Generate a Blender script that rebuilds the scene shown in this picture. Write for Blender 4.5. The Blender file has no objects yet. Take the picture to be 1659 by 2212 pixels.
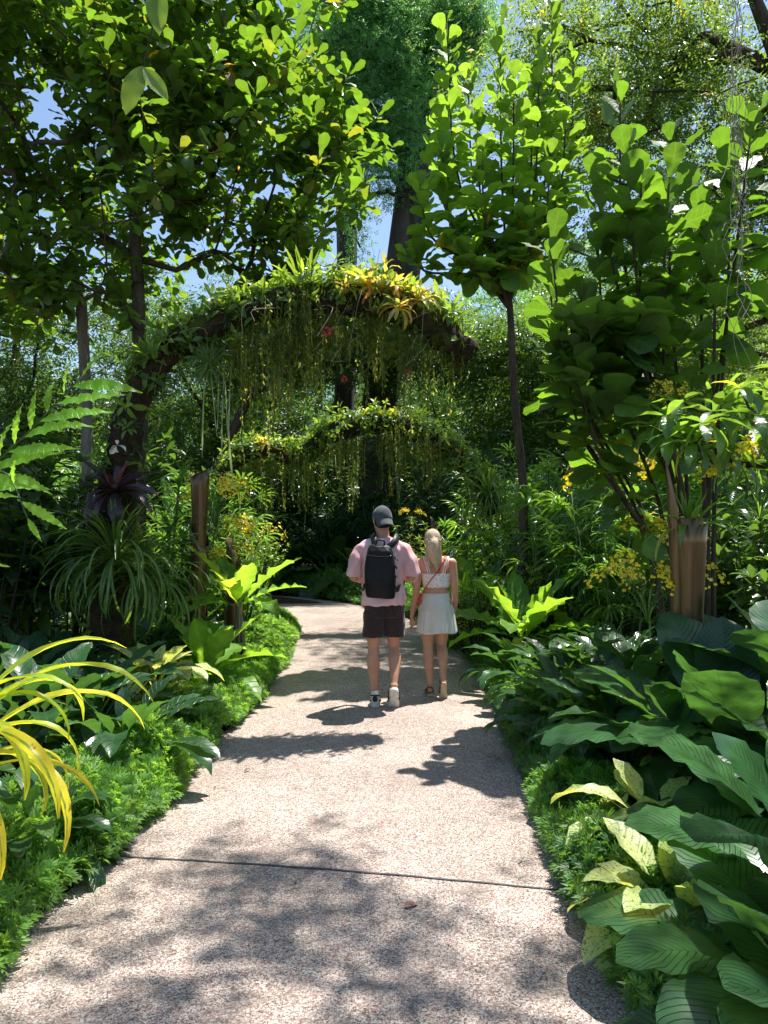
import bpy, math
import numpy as np
from mathutils import Vector, Matrix

rng = np.random.default_rng(11)
S = bpy.context.scene
COL = S.collection
PI = math.pi

# ---------------------------------------------------------------- camera maths (layout aid)
FPX, CX, CY, HOR, CAMZ = 1597.0, 829.5, 1106.0, 1144.0, 1.6
TH = math.atan((HOR - CY) / FPX)


def at(px, py, Y):
    """world point seen at picture position (px,py) at forward distance Y"""
    dx = (px - CX) / FPX
    dy = (CY - py) / FPX
    d = np.array([dx, math.cos(TH) - dy * math.sin(TH), math.sin(TH) + dy * math.cos(TH)])
    t = Y / d[1]
    return np.array([0, 0, CAMZ]) + d * t


# ---------------------------------------------------------------- mesh accumulator
class Geo:
    def __init__(s):
        s.V, s.Q, s.UV, s.R, s.M = [], [], [], [], []
        s.n = 0

    def add(s, V, Q, UV=None, R=.5, M=0):
        V = np.asarray(V, float); Q = np.asarray(Q, int)
        if UV is None: UV = np.zeros((len(V), 2))
        s.V.append(V); s.UV.append(np.asarray(UV, float))
        s.Q.append(np.where(Q >= 0, Q + s.n, -1))
        s.R.append(np.broadcast_to(np.asarray(R, float), (len(Q),)).copy())
        s.M.append(np.broadcast_to(np.asarray(M, int), (len(Q),)).copy())
        s.n += len(V)

    def merged(s):
        return (np.concatenate(s.V), np.concatenate(s.Q), np.concatenate(s.UV), np.concatenate(s.R), np.concatenate(s.M))

    def inst(s, T, M, R=None, mat=None):
        """T: merged template tuple; M: (n,4,4); R: per instance random"""
        V, Q, UV, tr, tm = T
        M = np.asarray(M)
        n = len(M)
        if n == 0: return
        VV = np.einsum('nij,vj->nvi', M[:, :3, :3], V) + M[:, None, :3, 3]
        off = (np.arange(n) * len(V))[:, None, None]
        QQ = np.where(Q[None] >= 0, Q[None] + off, -1).reshape(-1, 4)
        rr = np.repeat(R, len(Q)) if R is not None else np.tile(tr, n)
        mm = np.tile(tm, n) if mat is None else mat
        s.add(VV.reshape(-1, 3), QQ, np.tile(UV, (n, 1)), rr, mm)

    def build(s, name, mats, parent=None, smooth=True, loc=None):
        V, Q, UV, R, M = s.merged()
        me = bpy.data.meshes.new(name)
        tri = Q[:, 3] < 0
        tot = np.where(tri, 3, 4)
        start = np.concatenate([[0], np.cumsum(tot)[:-1]])
        loops = Q.reshape(-1); loops = loops[loops >= 0]
        me.vertices.add(len(V)); me.vertices.foreach_set('co', V.astype(np.float32).ravel())
        me.loops.add(len(loops)); me.loops.foreach_set('vertex_index', loops.astype(np.int32))
        me.polygons.add(len(Q))
        me.polygons.foreach_set('loop_start', start.astype(np.int32))
        me.polygons.foreach_set('loop_total', tot.astype(np.int32))
        me.polygons.foreach_set('material_index', M.astype(np.int32))
        me.polygons.foreach_set('use_smooth', np.full(len(Q), smooth))
        uvl = me.uv_layers.new(name='UVMap')
        uvl.data.foreach_set('uv', UV[loops].astype(np.float32).ravel())
        a = me.attributes.new('rnd', 'FLOAT', 'FACE')
        a.data.foreach_set('value', R.astype(np.float32))
        me.update(calc_edges=True)
        if not isinstance(mats, (list, tuple)): mats = [mats]
        for m in mats: me.materials.append(m)
        o = bpy.data.objects.new(name, me)
        COL.objects.link(o)
        if parent is not None: o.parent = parent
        if loc is not None: o.location = loc
        return o


def tag(o, label=None, cat=None, group=None, kind=None):
    if label: o['label'] = label
    if cat: o['category'] = cat
    if group: o['group'] = group
    if kind: o['kind'] = kind
    return o


def thing(name, label, cat, loc=(0, 0, 0), group=None, rz=0, sc=1):
    o = bpy.data.objects.new(name, None)
    COL.objects.link(o)
    o.location = loc; o.rotation_euler = (0, 0, rz); o.scale = (sc, sc, sc) if not hasattr(sc, '__len__') else sc
    o.empty_display_size = .1
    return tag(o, label, cat, group)


def copy_tree(o, parent=None):
    c = o.copy(); COL.objects.link(c); c.parent = parent
    for ch in list(o.children): copy_tree(ch, c)
    return c


# ---------------------------------------------------------------- frames
def norm(a):
    a = np.asarray(a, float)
    return a / np.maximum(np.linalg.norm(a, axis=-1, keepdims=True), 1e-9)


def frames(P, D, U, sc):
    """matrices with X=D, Z close to U"""
    P = np.atleast_2d(P); D = norm(np.atleast_2d(D)); U = np.atleast_2d(U)
    n = len(P)
    D = np.broadcast_to(D, (n, 3)); U = np.broadcast_to(U, (n, 3))
    Yv = norm(np.cross(U, D)); Z = np.cross(D, Yv)
    M = np.zeros((n, 4, 4)); M[:, 3, 3] = 1
    sc = np.broadcast_to(np.asarray(sc, float), (n,))[:, None]
    M[:, :3, 0] = D * sc; M[:, :3, 1] = Yv * sc; M[:, :3, 2] = Z * sc; M[:, :3, 3] = P
    return M


def azel(az, el):
    az = np.asarray(az); el = np.asarray(el)
    return np.stack([np.cos(az) * np.cos(el), np.sin(az) * np.cos(el), np.sin(el)], -1)


def upn(az, el):
    return np.stack([-np.cos(az) * np.sin(el), -np.sin(az) * np.sin(el), np.cos(el)], -1)


# ---------------------------------------------------------------- leaf templates
PROF = {
    'ellip': [(0, 0), (.08, .35), (.22, .78), (.4, .98), (.55, 1), (.72, .82), (.88, .45), (1, 0)],
    'obov': [(0, .05), (.12, .22), (.28, .42), (.42, .58), (.58, .84), (.72, 1), (.86, .95), (.95, .66), (1, .28)],
    'lance': [(0, 0), (.1, .45), (.3, .95), (.45, 1), (.65, .75), (.85, .35), (1, 0)],
    'strap': [(0, .55), (.3, .8), (.6, 1), (.82, .8), (.94, .4), (1, 0)],
    'ovate': [(0, .2), (.08, .75), (.22, 1), (.45, .95), (.7, .62), (.88, .27), (1, 0)],
    'pad': [(0, .15), (.1, .6), (.3, .95), (.55, 1), (.78, .85), (.92, .5), (1, 0)],
}


def leaf(L=1., W=.3, prof='ellip', n=6, m=1, bend=.5, fold=.2, wave=0., wn=3., pet=0., petw=.012, petbend=.3, ph=0., cup=0., bp=1.,
         tooth=0.):
    p = np.array(PROF[prof])
    st = []  # (s, theta, width, u)
    x = z = 0.; th = 0.
    rows = []
    if pet > 0:
        k = 3
        for i in range(k):
            rows.append((x, z, th, petw, 0., 0.))
            ds = pet / k
            th += petbend / k
            x += math.cos(th) * ds; z -= math.sin(th) * ds
    for i in range(n + 1):
        t = i / n
        w = np.interp(t, p[:, 0], p[:, 1]) * W / 2
        if tooth: w *= 1 + tooth * (1 if i % 2 else -1)
        w = max(w, petw if (pet and t < .3) else .004 * L)
        rows.append((x, z, th, w, t, 1.))
        dt = 1. / n
        th += bend * ((t + dt) ** bp - t ** bp)
        x += math.cos(th) * L / n; z -= math.sin(th) * L / n
    V, UV = [], []
    for (x, z, th, w, t, b) in rows:
        nx, nz = math.sin(th), math.cos(th)
        for j in range(-m, m + 1):
            s = j / m
            h = abs(s) * w * math.sin(fold) - cup * w * s * s
            if b: h += wave * W * math.sin(2 * PI * (wn * t + (.37 if s > 0 else 0)) + ph) * s * s * min(1, 4 * t, 4 * (1 - t) + .2)
            V.append((x + nx * h, s * w * math.cos(fold), z + nz * h))
            UV.append((t, .5 + .5 * s * b))
    c = 2 * m + 1
    Q = [(i * c + j, i * c + c + j, i * c + c + j + 1, i * c + j + 1) for i in range(len(rows) - 1) for j in range(c - 1)]
    g = Geo(); g.add(V, np.array(Q)[:, [0, 1, 2, 3]], UV)
    return g.merged()


def tube(g, P, r, sides=6, M=0, R=.5, cap=True, uvs=1., ell=1.):
    P = np.asarray(P, float); n = len(P)
    r = np.broadcast_to(np.asarray(r, float), (n,))
    T = norm(np.gradient(P, axis=0))
    ref = np.array([0, 0, 1.]) if abs(T[0][2]) < .9 else np.array([1., 0, 0])
    u = norm(np.cross(T[0], ref))
    rings = []; a = np.arange(sides) * 2 * PI / sides
    L = 0
    UV = []
    for i in range(n):
        u = norm(u - T[i] * np.dot(u, T[i])); v = np.cross(T[i], u)
        rings.append(P[i] + r[i] * (np.cos(a)[:, None] * u + ell * np.sin(a)[:, None] * v))
        if i: L += np.linalg.norm(P[i] - P[i - 1])
        UV += [(k / sides, L * uvs) for k in range(sides)]
    V = np.concatenate(rings)
    Q = [(i * sides + k, i * sides + (k + 1) % sides, (i + 1) * sides + (k + 1) % sides, (i + 1) * sides + k) for i in range(n - 1) for k in range(sides)]
    V = np.concatenate([V, P[-1:], P[:1]]); UV += [(0, L), (0, 0)]
    if cap:
        e = n * sides
        Q += [((n - 1) * sides + k, (n - 1) * sides + (k + 1) % sides, e, -1) for k in range(sides)]
        Q += [((k + 1) % sides, k, e + 1, -1) for k in range(sides)]
    g.add(V, Q, UV, R, M)


def curve(pts, n=12):
    """Catmull-Rom through pts"""
    P = np.array(pts, float)
    P = np.vstack([2 * P[0] - P[1], P, 2 * P[-1] - P[-2]])
    k = len(P) - 3
    out = []
    for t in np.linspace(0, k - 1e-6, n):
        i = int(t); f = t - i
        a, b, c, d = P[i:i + 4]
        out.append(.5 * (2 * b + (c - a) * f + (2 * a - 5 * b + 4 * c - d) * f * f + (3 * b - 3 * c + d - a) * f ** 3))
    return np.array(out)


def grow(base_pts, tips, rtip=.008, expo=2.3, seg=.4, up=.25, wob=.06, r=None, pen=.25, spread=None):
    """trunk polyline + chains to every tip; returns list of (pts, radii) and the tip directions"""
    r = r or rng
    nodes = [np.array(p, float) for p in base_pts]
    par = [-1] + list(range(len(nodes) - 1))
    plen = [0.]
    for i in range(1, len(nodes)): plen.append(plen[-1] + np.linalg.norm(nodes[i] - nodes[i - 1]))
    first = max(1, int(len(nodes) * .55))
    chains = [list(range(len(nodes)))]
    tips = np.array(tips, float)
    order = np.argsort(np.linalg.norm(tips - nodes[-1], axis=1))
    tipn = []
    for k in order:
        p = tips[k]
        N = np.array(nodes[first:]); PL = np.array(plen[first:])
        d = np.linalg.norm(N - p, axis=1)
        lower = np.maximum(0, N[:, 2] - p[2] + .1) * 1.5
        a = first + int(np.argmin(d + lower + pen * PL))
        A = nodes[a]; D = np.linalg.norm(p - A)
        n = max(2, int(D / seg) + 1)
        ch = [a]
        for i in range(1, n + 1):
            f = i / n
            q = A + (p - A) * f
            q = q + np.array([0, 0, -up * D * math.sin(PI * f) * .5])
            if i < n: q = q + r.normal(0, wob * min(1, D), 3)
            nodes.append(q); par.append(ch[-1]); plen.append(plen[ch[-1]] + D / n); ch.append(len(nodes) - 1)
        chains.append(ch); tipn.append((k, len(nodes) - 1))
    cnt = np.zeros(len(nodes))
    for _, t in tipn:
        j = t
        while j >= 0: cnt[j] += 1; j = par[j]
    rad = rtip * np.maximum(cnt, 1) ** (1 / expo)
    out = []
    for ch in chains:
        pts = np.array([nodes[i] for i in ch]); rr = rad[ch].copy()
        if len(chains) > 1 and ch is not chains[0]: rr[0] = min(rr[0], rr[1] * 1.25)
        out.append((pts, rr))
    tdir = np.zeros((len(tips), 3))
    for k, t in tipn: tdir[k] = norm(nodes[t] - nodes[par[t]])
    return out, tdir


# ---------------------------------------------------------------- materials
def newmat(name):
    m = bpy.data.materials.new(name); m.use_nodes = True
    nt = m.node_tree
    for n in list(nt.nodes): nt.nodes.remove(n)
    return m, nt


class NT:
    def __init__(s, nt): s.t = nt

    def n(s, typ, **kw):
        x = s.t.nodes.new('ShaderNode' + typ)
        for k, v in kw.items(): setattr(x, k, v)
        return x

    def l(s, a, b): s.t.links.new(a, b)

    def setin(s, inp, v):
        if isinstance(v, bpy.types.NodeSocket): s.l(v, inp)
        else: inp.default_value = v

    def math(s, op, a, b=None, c=None):
        x = s.n('Math', operation=op)
        s.setin(x.inputs[0], a)
        if b is not None: s.setin(x.inputs[1], b)
        if c is not None: s.setin(x.inputs[2], c)
        return x.outputs[0]

    def mix(s, f, a, b, mode='MIX'):
        x = s.n('Mix', data_type='RGBA', blend_type=mode)
        s.setin(x.inputs[0], f)
        s.setin(x.inputs[6], a if isinstance(a, bpy.types.NodeSocket) else tuple(a) + (1,) if len(a) == 3 else a)
        s.setin(x.inputs[7], b if isinstance(b, bpy.types.NodeSocket) else tuple(b) + (1,) if len(b) == 3 else b)
        return x.outputs[2]

    def ramp(s, f, stops, interp='LINEAR'):
        x = s.n('ValToRGB'); cr = x.color_ramp; cr.interpolation = interp
        while len(cr.elements) < len(stops): cr.elements.new(.5)
        for e, (p, c) in zip(cr.elements, stops):
            e.position = p; e.color = (c if len(c) == 4 else tuple(c) + (1,)) if hasattr(c, '__len__') else (c, c, c, 1)
        s.setin(x.inputs[0], f)
        return x.outputs[0]

    def noise(s, scale, detail=3, rough=.5, vec=None, dist=0):
        x = s.n('TexNoise'); x.inputs['Scale'].default_value = scale; x.inputs['Detail'].default_value = detail
        x.inputs['Roughness'].default_value = rough; x.inputs['Distortion'].default_value = dist
        if vec is not None: s.l(vec, x.inputs['Vector'])
        return x

    def bump(s, h, st=.3, dist=.01):
        x = s.n('Bump'); x.inputs['Strength'].default_value = st; x.inputs['Distance'].default_value = dist
        s.l(h, x.inputs['Height']); return x.outputs[0]


def leafmat(name, ramp, vein=(.2, .35, .08), nv=8., slope=.7, vstr=.35, mid=.07, trans=(.30, .5, .05), tf=.4, rough=.4,
            under=None, blotch=None, blscale=30., stripes=None, edge=None, spec=.4, bump=.25, coat=0., varn=.35, nscale=9.,
            ugrad=None):
    m, nt = newmat(name); t = NT(nt)
    at_ = t.n('Attribute', attribute_name='rnd')
    rnd = at_.outputs['Fac']
    base = t.ramp(rnd, ramp)
    tc = t.n('TexCoord')
    uv = t.n('SeparateXYZ'); t.l(tc.outputs['UV'], uv.inputs[0])
    u = uv.outputs[0]
    v = t.math('ABSOLUTE', t.math('MULTIPLY', t.math('SUBTRACT', uv.outputs[1], .5), 2.))
    # soft patchiness
    no = t.noise(nscale, 2, .5, tc.outputs['Object'])
    val = t.ramp(no.outputs['Fac'], [(.3, 1 - varn), (.7, 1 + varn)])
    base = t.mix(1., base, val, 'MULTIPLY')
    # side veins
    w = t.math('FRACT', t.math('SUBTRACT', t.math('MULTIPLY', u, nv), t.math('ADD', t.math('MULTIPLY', v, slope), t.math('MULTIPLY', t.noise(5, 2, .6, tc.outputs['Object']).outputs['Fac'], 1.6))))
    wd = t.math('ABSOLUTE', t.math('SUBTRACT', w, .5))
    sv = t.math('SUBTRACT', 1., t.math('SMOOTH_MIN', t.math('MULTIPLY', wd, 9.), 1., .2))
    sv = t.math('MAXIMUM', sv, 0.)
    mv = t.math('LESS_THAN', v, mid)
    vm = t.math('MULTIPLY', t.math('MAXIMUM', sv, mv), vstr)
    col = t.mix(vm, base, tuple(vein))
    if stripes:  # (colour, lo, hi) along the length, by |v|
        sc, lo, hi = stripes
        k = t.math('MULTIPLY', t.math('GREATER_THAN', v, lo), t.math('LESS_THAN', v, hi))
        k = t.math('MULTIPLY', k, t.ramp(t.noise(25, 1).outputs['Fac'], [(.35, .35), (.6, 1.)]))
        col = t.mix(k, col, tuple(sc))
    if ugrad:
        k = t.ramp(t.math('ADD', u, t.math('MULTIPLY', t.math('SUBTRACT', no.outputs['Fac'], .5), .5)), [(0, 1.), (ugrad[1], 0.)])
        col = t.mix(k, col, tuple(ugrad[0]))
        k = t.ramp(t.math('MULTIPLY', t.math('ADD', u, t.math('MULTIPLY', no.outputs['Fac'], .25)), .82), [(.9, 0.), (.98, .9)])
        col = t.mix(k, col, (.22, .11, .03))
    if blotch:
        b = t.noise(blscale, 4, .65, tc.outputs['Object'])
        k = t.ramp(b.outputs['Fac'], [(blotch[1], 0.), (blotch[1] + .06, 1.)])
        col = t.mix(k, col, tuple(blotch[0]))
    if edge:
        k = t.ramp(v, [(edge[1], 0.), (min(1, edge[1] + .15), 1.)])
        col = t.mix(k, col, tuple(edge[0]))
    topc = col
    if under is not None:
        ge = t.n('NewGeometry')
        col = t.mix(t.math('MULTIPLY', ge.outputs['Backfacing'], .75), col, tuple(under))
    pr = t.n('BsdfPrincipled')
    t.l(col, pr.inputs['Base Color'])
    pr.inputs['Roughness'].default_value = rough
    pr.inputs['Specular IOR Level'].default_value = spec
    if coat: pr.inputs['Coat Weight'].default_value = coat; pr.inputs['Coat Roughness'].default_value = .25
    if bump:
        h = t.math('ADD', t.math('MULTIPLY', sv, -1.), t.math('MULTIPLY', mv, -1.5))
        t.l(t.bump(h, bump, .004), pr.inputs['Normal'])
    tr = t.n('BsdfTranslucent')
    # light through the blade: pigment of the leaf, scaled to a real transmittance
    tcol = t.mix(.55, t.mix(1., topc, (5.0, 5.0, 3.0), 'MULTIPLY'), tuple(trans))
    tcol = t.mix(t.math('MULTIPLY', vm, .6), tcol, tuple(c * .35 for c in trans))
    tcol = t.mix(1., tcol, (1.28, 1.05, .8), 'MULTIPLY')
    t.l(tcol, tr.inputs[0])
    mx = t.n('MixShader'); mx.inputs[0].default_value = tf
    t.l(pr.outputs[0], mx.inputs[1]); t.l(tr.outputs[0], mx.inputs[2])
    out = t.n('OutputMaterial'); t.l(mx.outputs[0], out.inputs[0])
    return m


def barkmat(name, c1, c2, scale=12., stretch=4., bump=.6, moss=None, mossth=.5, rough=.9):
    m, nt = newmat(name); t = NT(nt)
    tc = t.n('TexCoord'); mp = t.n('Mapping'); mp.inputs['Scale'].default_value = (1, 1, 1. / stretch)
    t.l(tc.outputs['Object'], mp.inputs[0])
    n1 = t.noise(scale, 6, .65, mp.outputs[0], .4)
    n2 = t.noise(scale * 5, 4, .6, mp.outputs[0])
    f = t.math('ADD', t.math('MULTIPLY', n1.outputs['Fac'], .7), t.math('MULTIPLY', n2.outputs['Fac'], .3))
    col = t.ramp(f, [(.35, c1), (.65, c2)])
    if moss:
        n3 = t.noise(4., 5, .6, tc.outputs['Object'])
        col = t.mix(t.ramp(n3.outputs['Fac'], [(mossth, 0.), (mossth + .12, 1.)]), col, tuple(moss))
    pr = t.n('BsdfPrincipled'); t.l(col, pr.inputs['Base Color']); pr.inputs['Roughness'].default_value = rough
    pr.inputs['Specular IOR Level'].default_value = .15
    t.l(t.bump(f, bump, .03), pr.inputs['Normal'])
    out = t.n('OutputMaterial'); t.l(pr.outputs[0], out.inputs[0])
    return m


def plainmat(name, c, rough=.6, spec=.3, var=.2, scale=20., bump=0., bscale=200., metal=0., c2=None, sss=0., sheen=0., stretch=None):
    m, nt = newmat(name); t = NT(nt)
    tc = t.n('TexCoord')
    vec = tc.outputs['Object']
    if stretch:
        mp = t.n('Mapping'); mp.inputs['Scale'].default_value = stretch; t.l(vec, mp.inputs[0]); vec = mp.outputs[0]
    n1 = t.noise(scale, 4, .55, vec)
    a = tuple(x * (1 - var) for x in c); b = tuple(min(1, x * (1 + var)) for x in (c2 or c))
    col = t.ramp(n1.outputs['Fac'], [(.35, a), (.65, b)])
    pr = t.n('BsdfPrincipled'); t.l(col, pr.inputs['Base Color'])
    pr.inputs['Roughness'].default_value = rough; pr.inputs['Specular IOR Level'].default_value = spec
    pr.inputs['Metallic'].default_value = metal
    if sss:
        pr.inputs['Subsurface Weight'].default_value = sss; pr.inputs['Subsurface Radius'].default_value = (.01, .004, .002)
        pr.inputs['Subsurface Scale'].default_value = 1.
    if sheen: pr.inputs['Sheen Weight'].default_value = sheen
    if bump:
        n2 = t.noise(bscale, 3, .6, vec); t.l(t.bump(n2.outputs['Fac'], bump, .004), pr.inputs['Normal'])
    out = t.n('OutputMaterial'); t.l(pr.outputs[0], out.inputs[0])
    return m


# leaf palettes --------------------------------------------------
G = {}
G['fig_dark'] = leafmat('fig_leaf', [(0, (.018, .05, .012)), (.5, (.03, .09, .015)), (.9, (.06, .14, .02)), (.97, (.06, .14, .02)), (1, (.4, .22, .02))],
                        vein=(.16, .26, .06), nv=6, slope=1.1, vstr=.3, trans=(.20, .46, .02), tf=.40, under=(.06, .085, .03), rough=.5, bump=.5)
G['fig_left'] = leafmat('almond_leaf', [(0, (.018, .045, .012)), (.4, (.028, .08, .015)), (.75, (.045, .12, .018)), (.88, (.09, .09, .02)), (.975, (.16, .12, .02)), (1, (.5, .18, .02))],
                        vein=(.14, .2, .05), nv=6, slope=1.1, vstr=.3, trans=(.23, .47, .02), tf=.45, under=(.065, .085, .025), rough=.34, bump=.5)
G['fig_lit'] = leafmat('fig_leaf_lit', [(0, (.03, .09, .015)), (.5, (.05, .14, .02)), (.93, (.09, .2, .03)), (.96, (.45, .26, .02)), (1, (.5, .3, .02))],  # fig leaf again, sunlight painted in as a lighter colour
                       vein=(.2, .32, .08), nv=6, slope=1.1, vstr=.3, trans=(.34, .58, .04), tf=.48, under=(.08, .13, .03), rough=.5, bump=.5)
G['lily'] = leafmat('lily_leaf', [(0, (.016, .052, .018)), (.6, (.028, .085, .026)), (.93, (.04, .115, .03)), (1, (.16, .19, .04))],
                    vein=(.06, .13, .06), nv=9, slope=1.6, vstr=.3, trans=(.12, .32, .04), tf=.25, rough=.3, under=(.03, .08, .03), bump=.8, spec=.5, coat=.1, blotch=((.14, .1, .03), .72), blscale=20.)
G['calathea'] = leafmat('calathea_leaf', [(0, (.018, .06, .022)), (.6, (.03, .095, .03)), (1, (.045, .13, .035))],
                        blotch=((.09, .06, .02), .70), blscale=16., vein=(.012, .04, .016), nv=19, slope=5., vstr=.3, trans=(.12, .36, .04), tf=.25, rough=.3, under=(.06, .06, .04), bump=1., spec=.5, mid=.035, coat=.08)
G['variegated'] = leafmat('variegated_leaf', [(0, (.24, .36, .09)), (.5, (.40, .48, .16)), (1, (.56, .60, .28))],
                          vein=(.22, .36, .1), nv=9, slope=1.8, vstr=.22, trans=(.5, .6, .2), tf=.3, rough=.4, blotch=((.06, .17, .04), .555), blscale=95., edge=((.07, .2, .04), .93), bump=.6, varn=.15)
G['nest'] = leafmat('nest_leaf', [(0, (.05, .16, .015)), (.6, (.085, .24, .02)), (.9, (.13, .27, .04)), (1, (.4, .33, .05))],
                    vein=(.25, .42, .1), nv=9, slope=1.0, vstr=.4, trans=(.38, .62, .04), tf=.45, rough=.38, under=(.1, .2, .05), bump=.8)
G['yellow'] = leafmat('yellow_leaf', [(0, (.16, .30, .03)), (.4, (.34, .42, .03)), (.8, (.55, .5, .03)), (1, (.62, .5, .04))],
                      vein=(.2, .22, .02), nv=1, slope=0, vstr=.3, trans=(.65, .62, .04), tf=.4, rough=.35, stripes=((.10, .22, .02), .0, .22),
                      blotch=((.2, .1, .02), .64), blscale=14., bump=.2, ugrad=((.10, .25, .02), .72), varn=.25)
G['spider'] = leafmat('spider_leaf', [(0, (.025, .075, .015)), (1, (.06, .14, .03))],
                      vein=(.3, .4, .15), nv=1, slope=0, vstr=.0, trans=(.25, .42, .05), tf=.35, stripes=((.18, .27, .09), .0, .3), bump=.1)
G['purple'] = leafmat('bromeliad_purple', [(0, (.035, .03, .035)), (.8, (.07, .035, .045)), (1, (.15, .02, .02))],
                      vein=(.05, .03, .03), nv=1, slope=0, vstr=.1, trans=(.2, .05, .05), tf=.15, rough=.3, under=(.05, .06, .05), bump=.1, spec=.5)
G['orange'] = leafmat('bromeliad_orange', [(0, (.18, .3, .06)), (.5, (.38, .38, .10)), (.85, (.44, .27, .09)), (1, (.45, .12, .07))],
                      vein=(.5, .3, .05), nv=1, slope=0, vstr=.1, trans=(.5, .45, .08), tf=.35, rough=.35, bump=.1)
G['palm'] = leafmat('palm_leaf', [(0, (.03, .09, .022)), (.7, (.06, .16, .03)), (1, (.13, .26, .045))],
                    vein=(.08, .16, .05), nv=1, slope=0, vstr=.2, trans=(.22, .45, .04), tf=.38, rough=.26, bump=.2, spec=.6)
G['palm_dark'] = leafmat('palm_leaf_shaded', [(0, (.012, .038, .016)), (1, (.025, .07, .022))],  # fan palm leaf darkened, the shade across the bend put into its colour
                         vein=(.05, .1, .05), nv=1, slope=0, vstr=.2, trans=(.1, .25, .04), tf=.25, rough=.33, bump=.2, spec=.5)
G['shrub'] = leafmat('shrub_leaf', [(0, (.03, .085, .02)), (.6, (.06, .15, .025)), (.95, (.11, .22, .04)), (1, (.35, .3, .04))],
                     vein=(.1, .2, .05), nv=7, slope=1., vstr=.2, trans=(.26, .46, .04), tf=.4, rough=.27, bump=.3, spec=.6)
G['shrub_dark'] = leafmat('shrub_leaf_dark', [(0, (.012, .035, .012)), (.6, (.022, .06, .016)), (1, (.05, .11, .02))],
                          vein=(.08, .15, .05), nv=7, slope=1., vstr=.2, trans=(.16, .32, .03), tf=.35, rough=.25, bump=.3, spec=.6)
G['fine'] = leafmat('fine_leaf', [(0, (.02, .06, .02)), (.6, (.045, .11, .03)), (.96, (.09, .17, .04)), (1, (.4, .3, .05))],
                    vein=(.1, .2, .05), nv=2, slope=1., vstr=.0, trans=(.32, .48, .06), tf=.45, rough=.35, bump=0, spec=.55)
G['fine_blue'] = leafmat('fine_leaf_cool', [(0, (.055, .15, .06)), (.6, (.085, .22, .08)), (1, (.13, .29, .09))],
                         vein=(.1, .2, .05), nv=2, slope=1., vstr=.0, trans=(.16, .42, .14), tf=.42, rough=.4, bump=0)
G['cover'] = leafmat('cover_leaf', [(0, (.045, .12, .025)), (.6, (.09, .21, .04)), (1, (.18, .33, .06))],
                     vein=(.1, .2, .05), nv=2, slope=1., vstr=.0, trans=(.3, .55, .06), tf=.38, rough=.5, bump=0)
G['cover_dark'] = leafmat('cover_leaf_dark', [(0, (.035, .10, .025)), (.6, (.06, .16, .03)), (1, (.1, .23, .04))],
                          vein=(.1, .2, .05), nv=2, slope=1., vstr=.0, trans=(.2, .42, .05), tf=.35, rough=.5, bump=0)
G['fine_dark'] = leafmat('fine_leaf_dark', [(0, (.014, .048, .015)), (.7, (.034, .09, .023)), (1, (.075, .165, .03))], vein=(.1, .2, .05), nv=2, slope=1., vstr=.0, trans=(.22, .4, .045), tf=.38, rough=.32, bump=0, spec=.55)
G['creeper'] = leafmat('creeper_leaf', [(0, (.04, .11, .02)), (.6, (.09, .18, .03)), (.93, (.2, .3, .05)), (1, (.55, .4, .06))],
                       vein=(.2, .3, .05), nv=2, slope=1., vstr=.1, trans=(.34, .5, .06), tf=.38, rough=.36, bump=0)
G['strand'] = leafmat('hanging_strand', [(0, (.06, .10, .02)), (.6, (.12, .17, .03)), (1, (.24, .28, .07))],
                      vein=(.2, .3, .05), nv=2, slope=1., vstr=.0, trans=(.32, .42, .08), tf=.4, rough=.5, bump=0)
G['strand_pale'] = leafmat('hanging_strand_pale', [(0, (.14, .2, .11)), (1, (.24, .32, .2))],
                           vein=(.2, .3, .05), nv=2, slope=1., vstr=.0, trans=(.3, .4, .2), tf=.3, rough=.5, bump=0)
G['fern'] = leafmat('bright_frond', [(0, (.07, .2, .02)), (1, (.12, .3, .03))],
                    vein=(.3, .45, .1), nv=16, slope=.5, vstr=.2, mid=.05, trans=(.42, .78, .04), tf=.52, rough=.42, under=(.1, .22, .04), bump=.4)
G['gold'] = leafmat('orchid_petal', [(0, (.60, .50, .02)), (.7, (.68, .62, .03)), (1, (.74, .72, .2))],
                    vein=(.4, .15, .02), nv=1, slope=0, vstr=0, trans=(.55, .6, .05), tf=.25, rough=.5, bump=0)
G['red'] = plainmat('red_petal', (.6, .05, .08), .5)
G['white'] = plainmat('white_petal', (.75, .76, .68), .5)
G['stem'] = plainmat('green_stem', (.06, .12, .03), .5)
G['stem_dark'] = plainmat('dark_stem', (.035, .03, .018), .7)
G['root'] = plainmat('aerial_root', (.32, .28, .2), .8)
BARK = barkmat('bark_brown', (.035, .026, .018), (.11, .085, .06))
BARKP = barkmat('bark_pale', (.09, .08, .06), (.27, .24, .2), 8)
BARKG = barkmat('bark_grey', (.022, .018, .015), (.10, .085, .07), 5, 9, 1.)
BARKM = barkmat('bark_mossy', (.012, .009, .006), (.06, .04, .022), 14, 1., .9, moss=(.06, .075, .015), mossth=.52)
# ================================================================= SETTING
def interp_edge(P, n):
    P = np.array(P, float)
    c = curve(np.c_[P, np.zeros(len(P))], n * 4)[:, :2]
    s = np.r_[0, np.cumsum(np.linalg.norm(np.diff(c, axis=0), axis=1))]
    q = np.linspace(0, s[-1], n)
    return np.c_[np.interp(q, s, c[:, 0]), np.interp(q, s, c[:, 1])]


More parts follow.
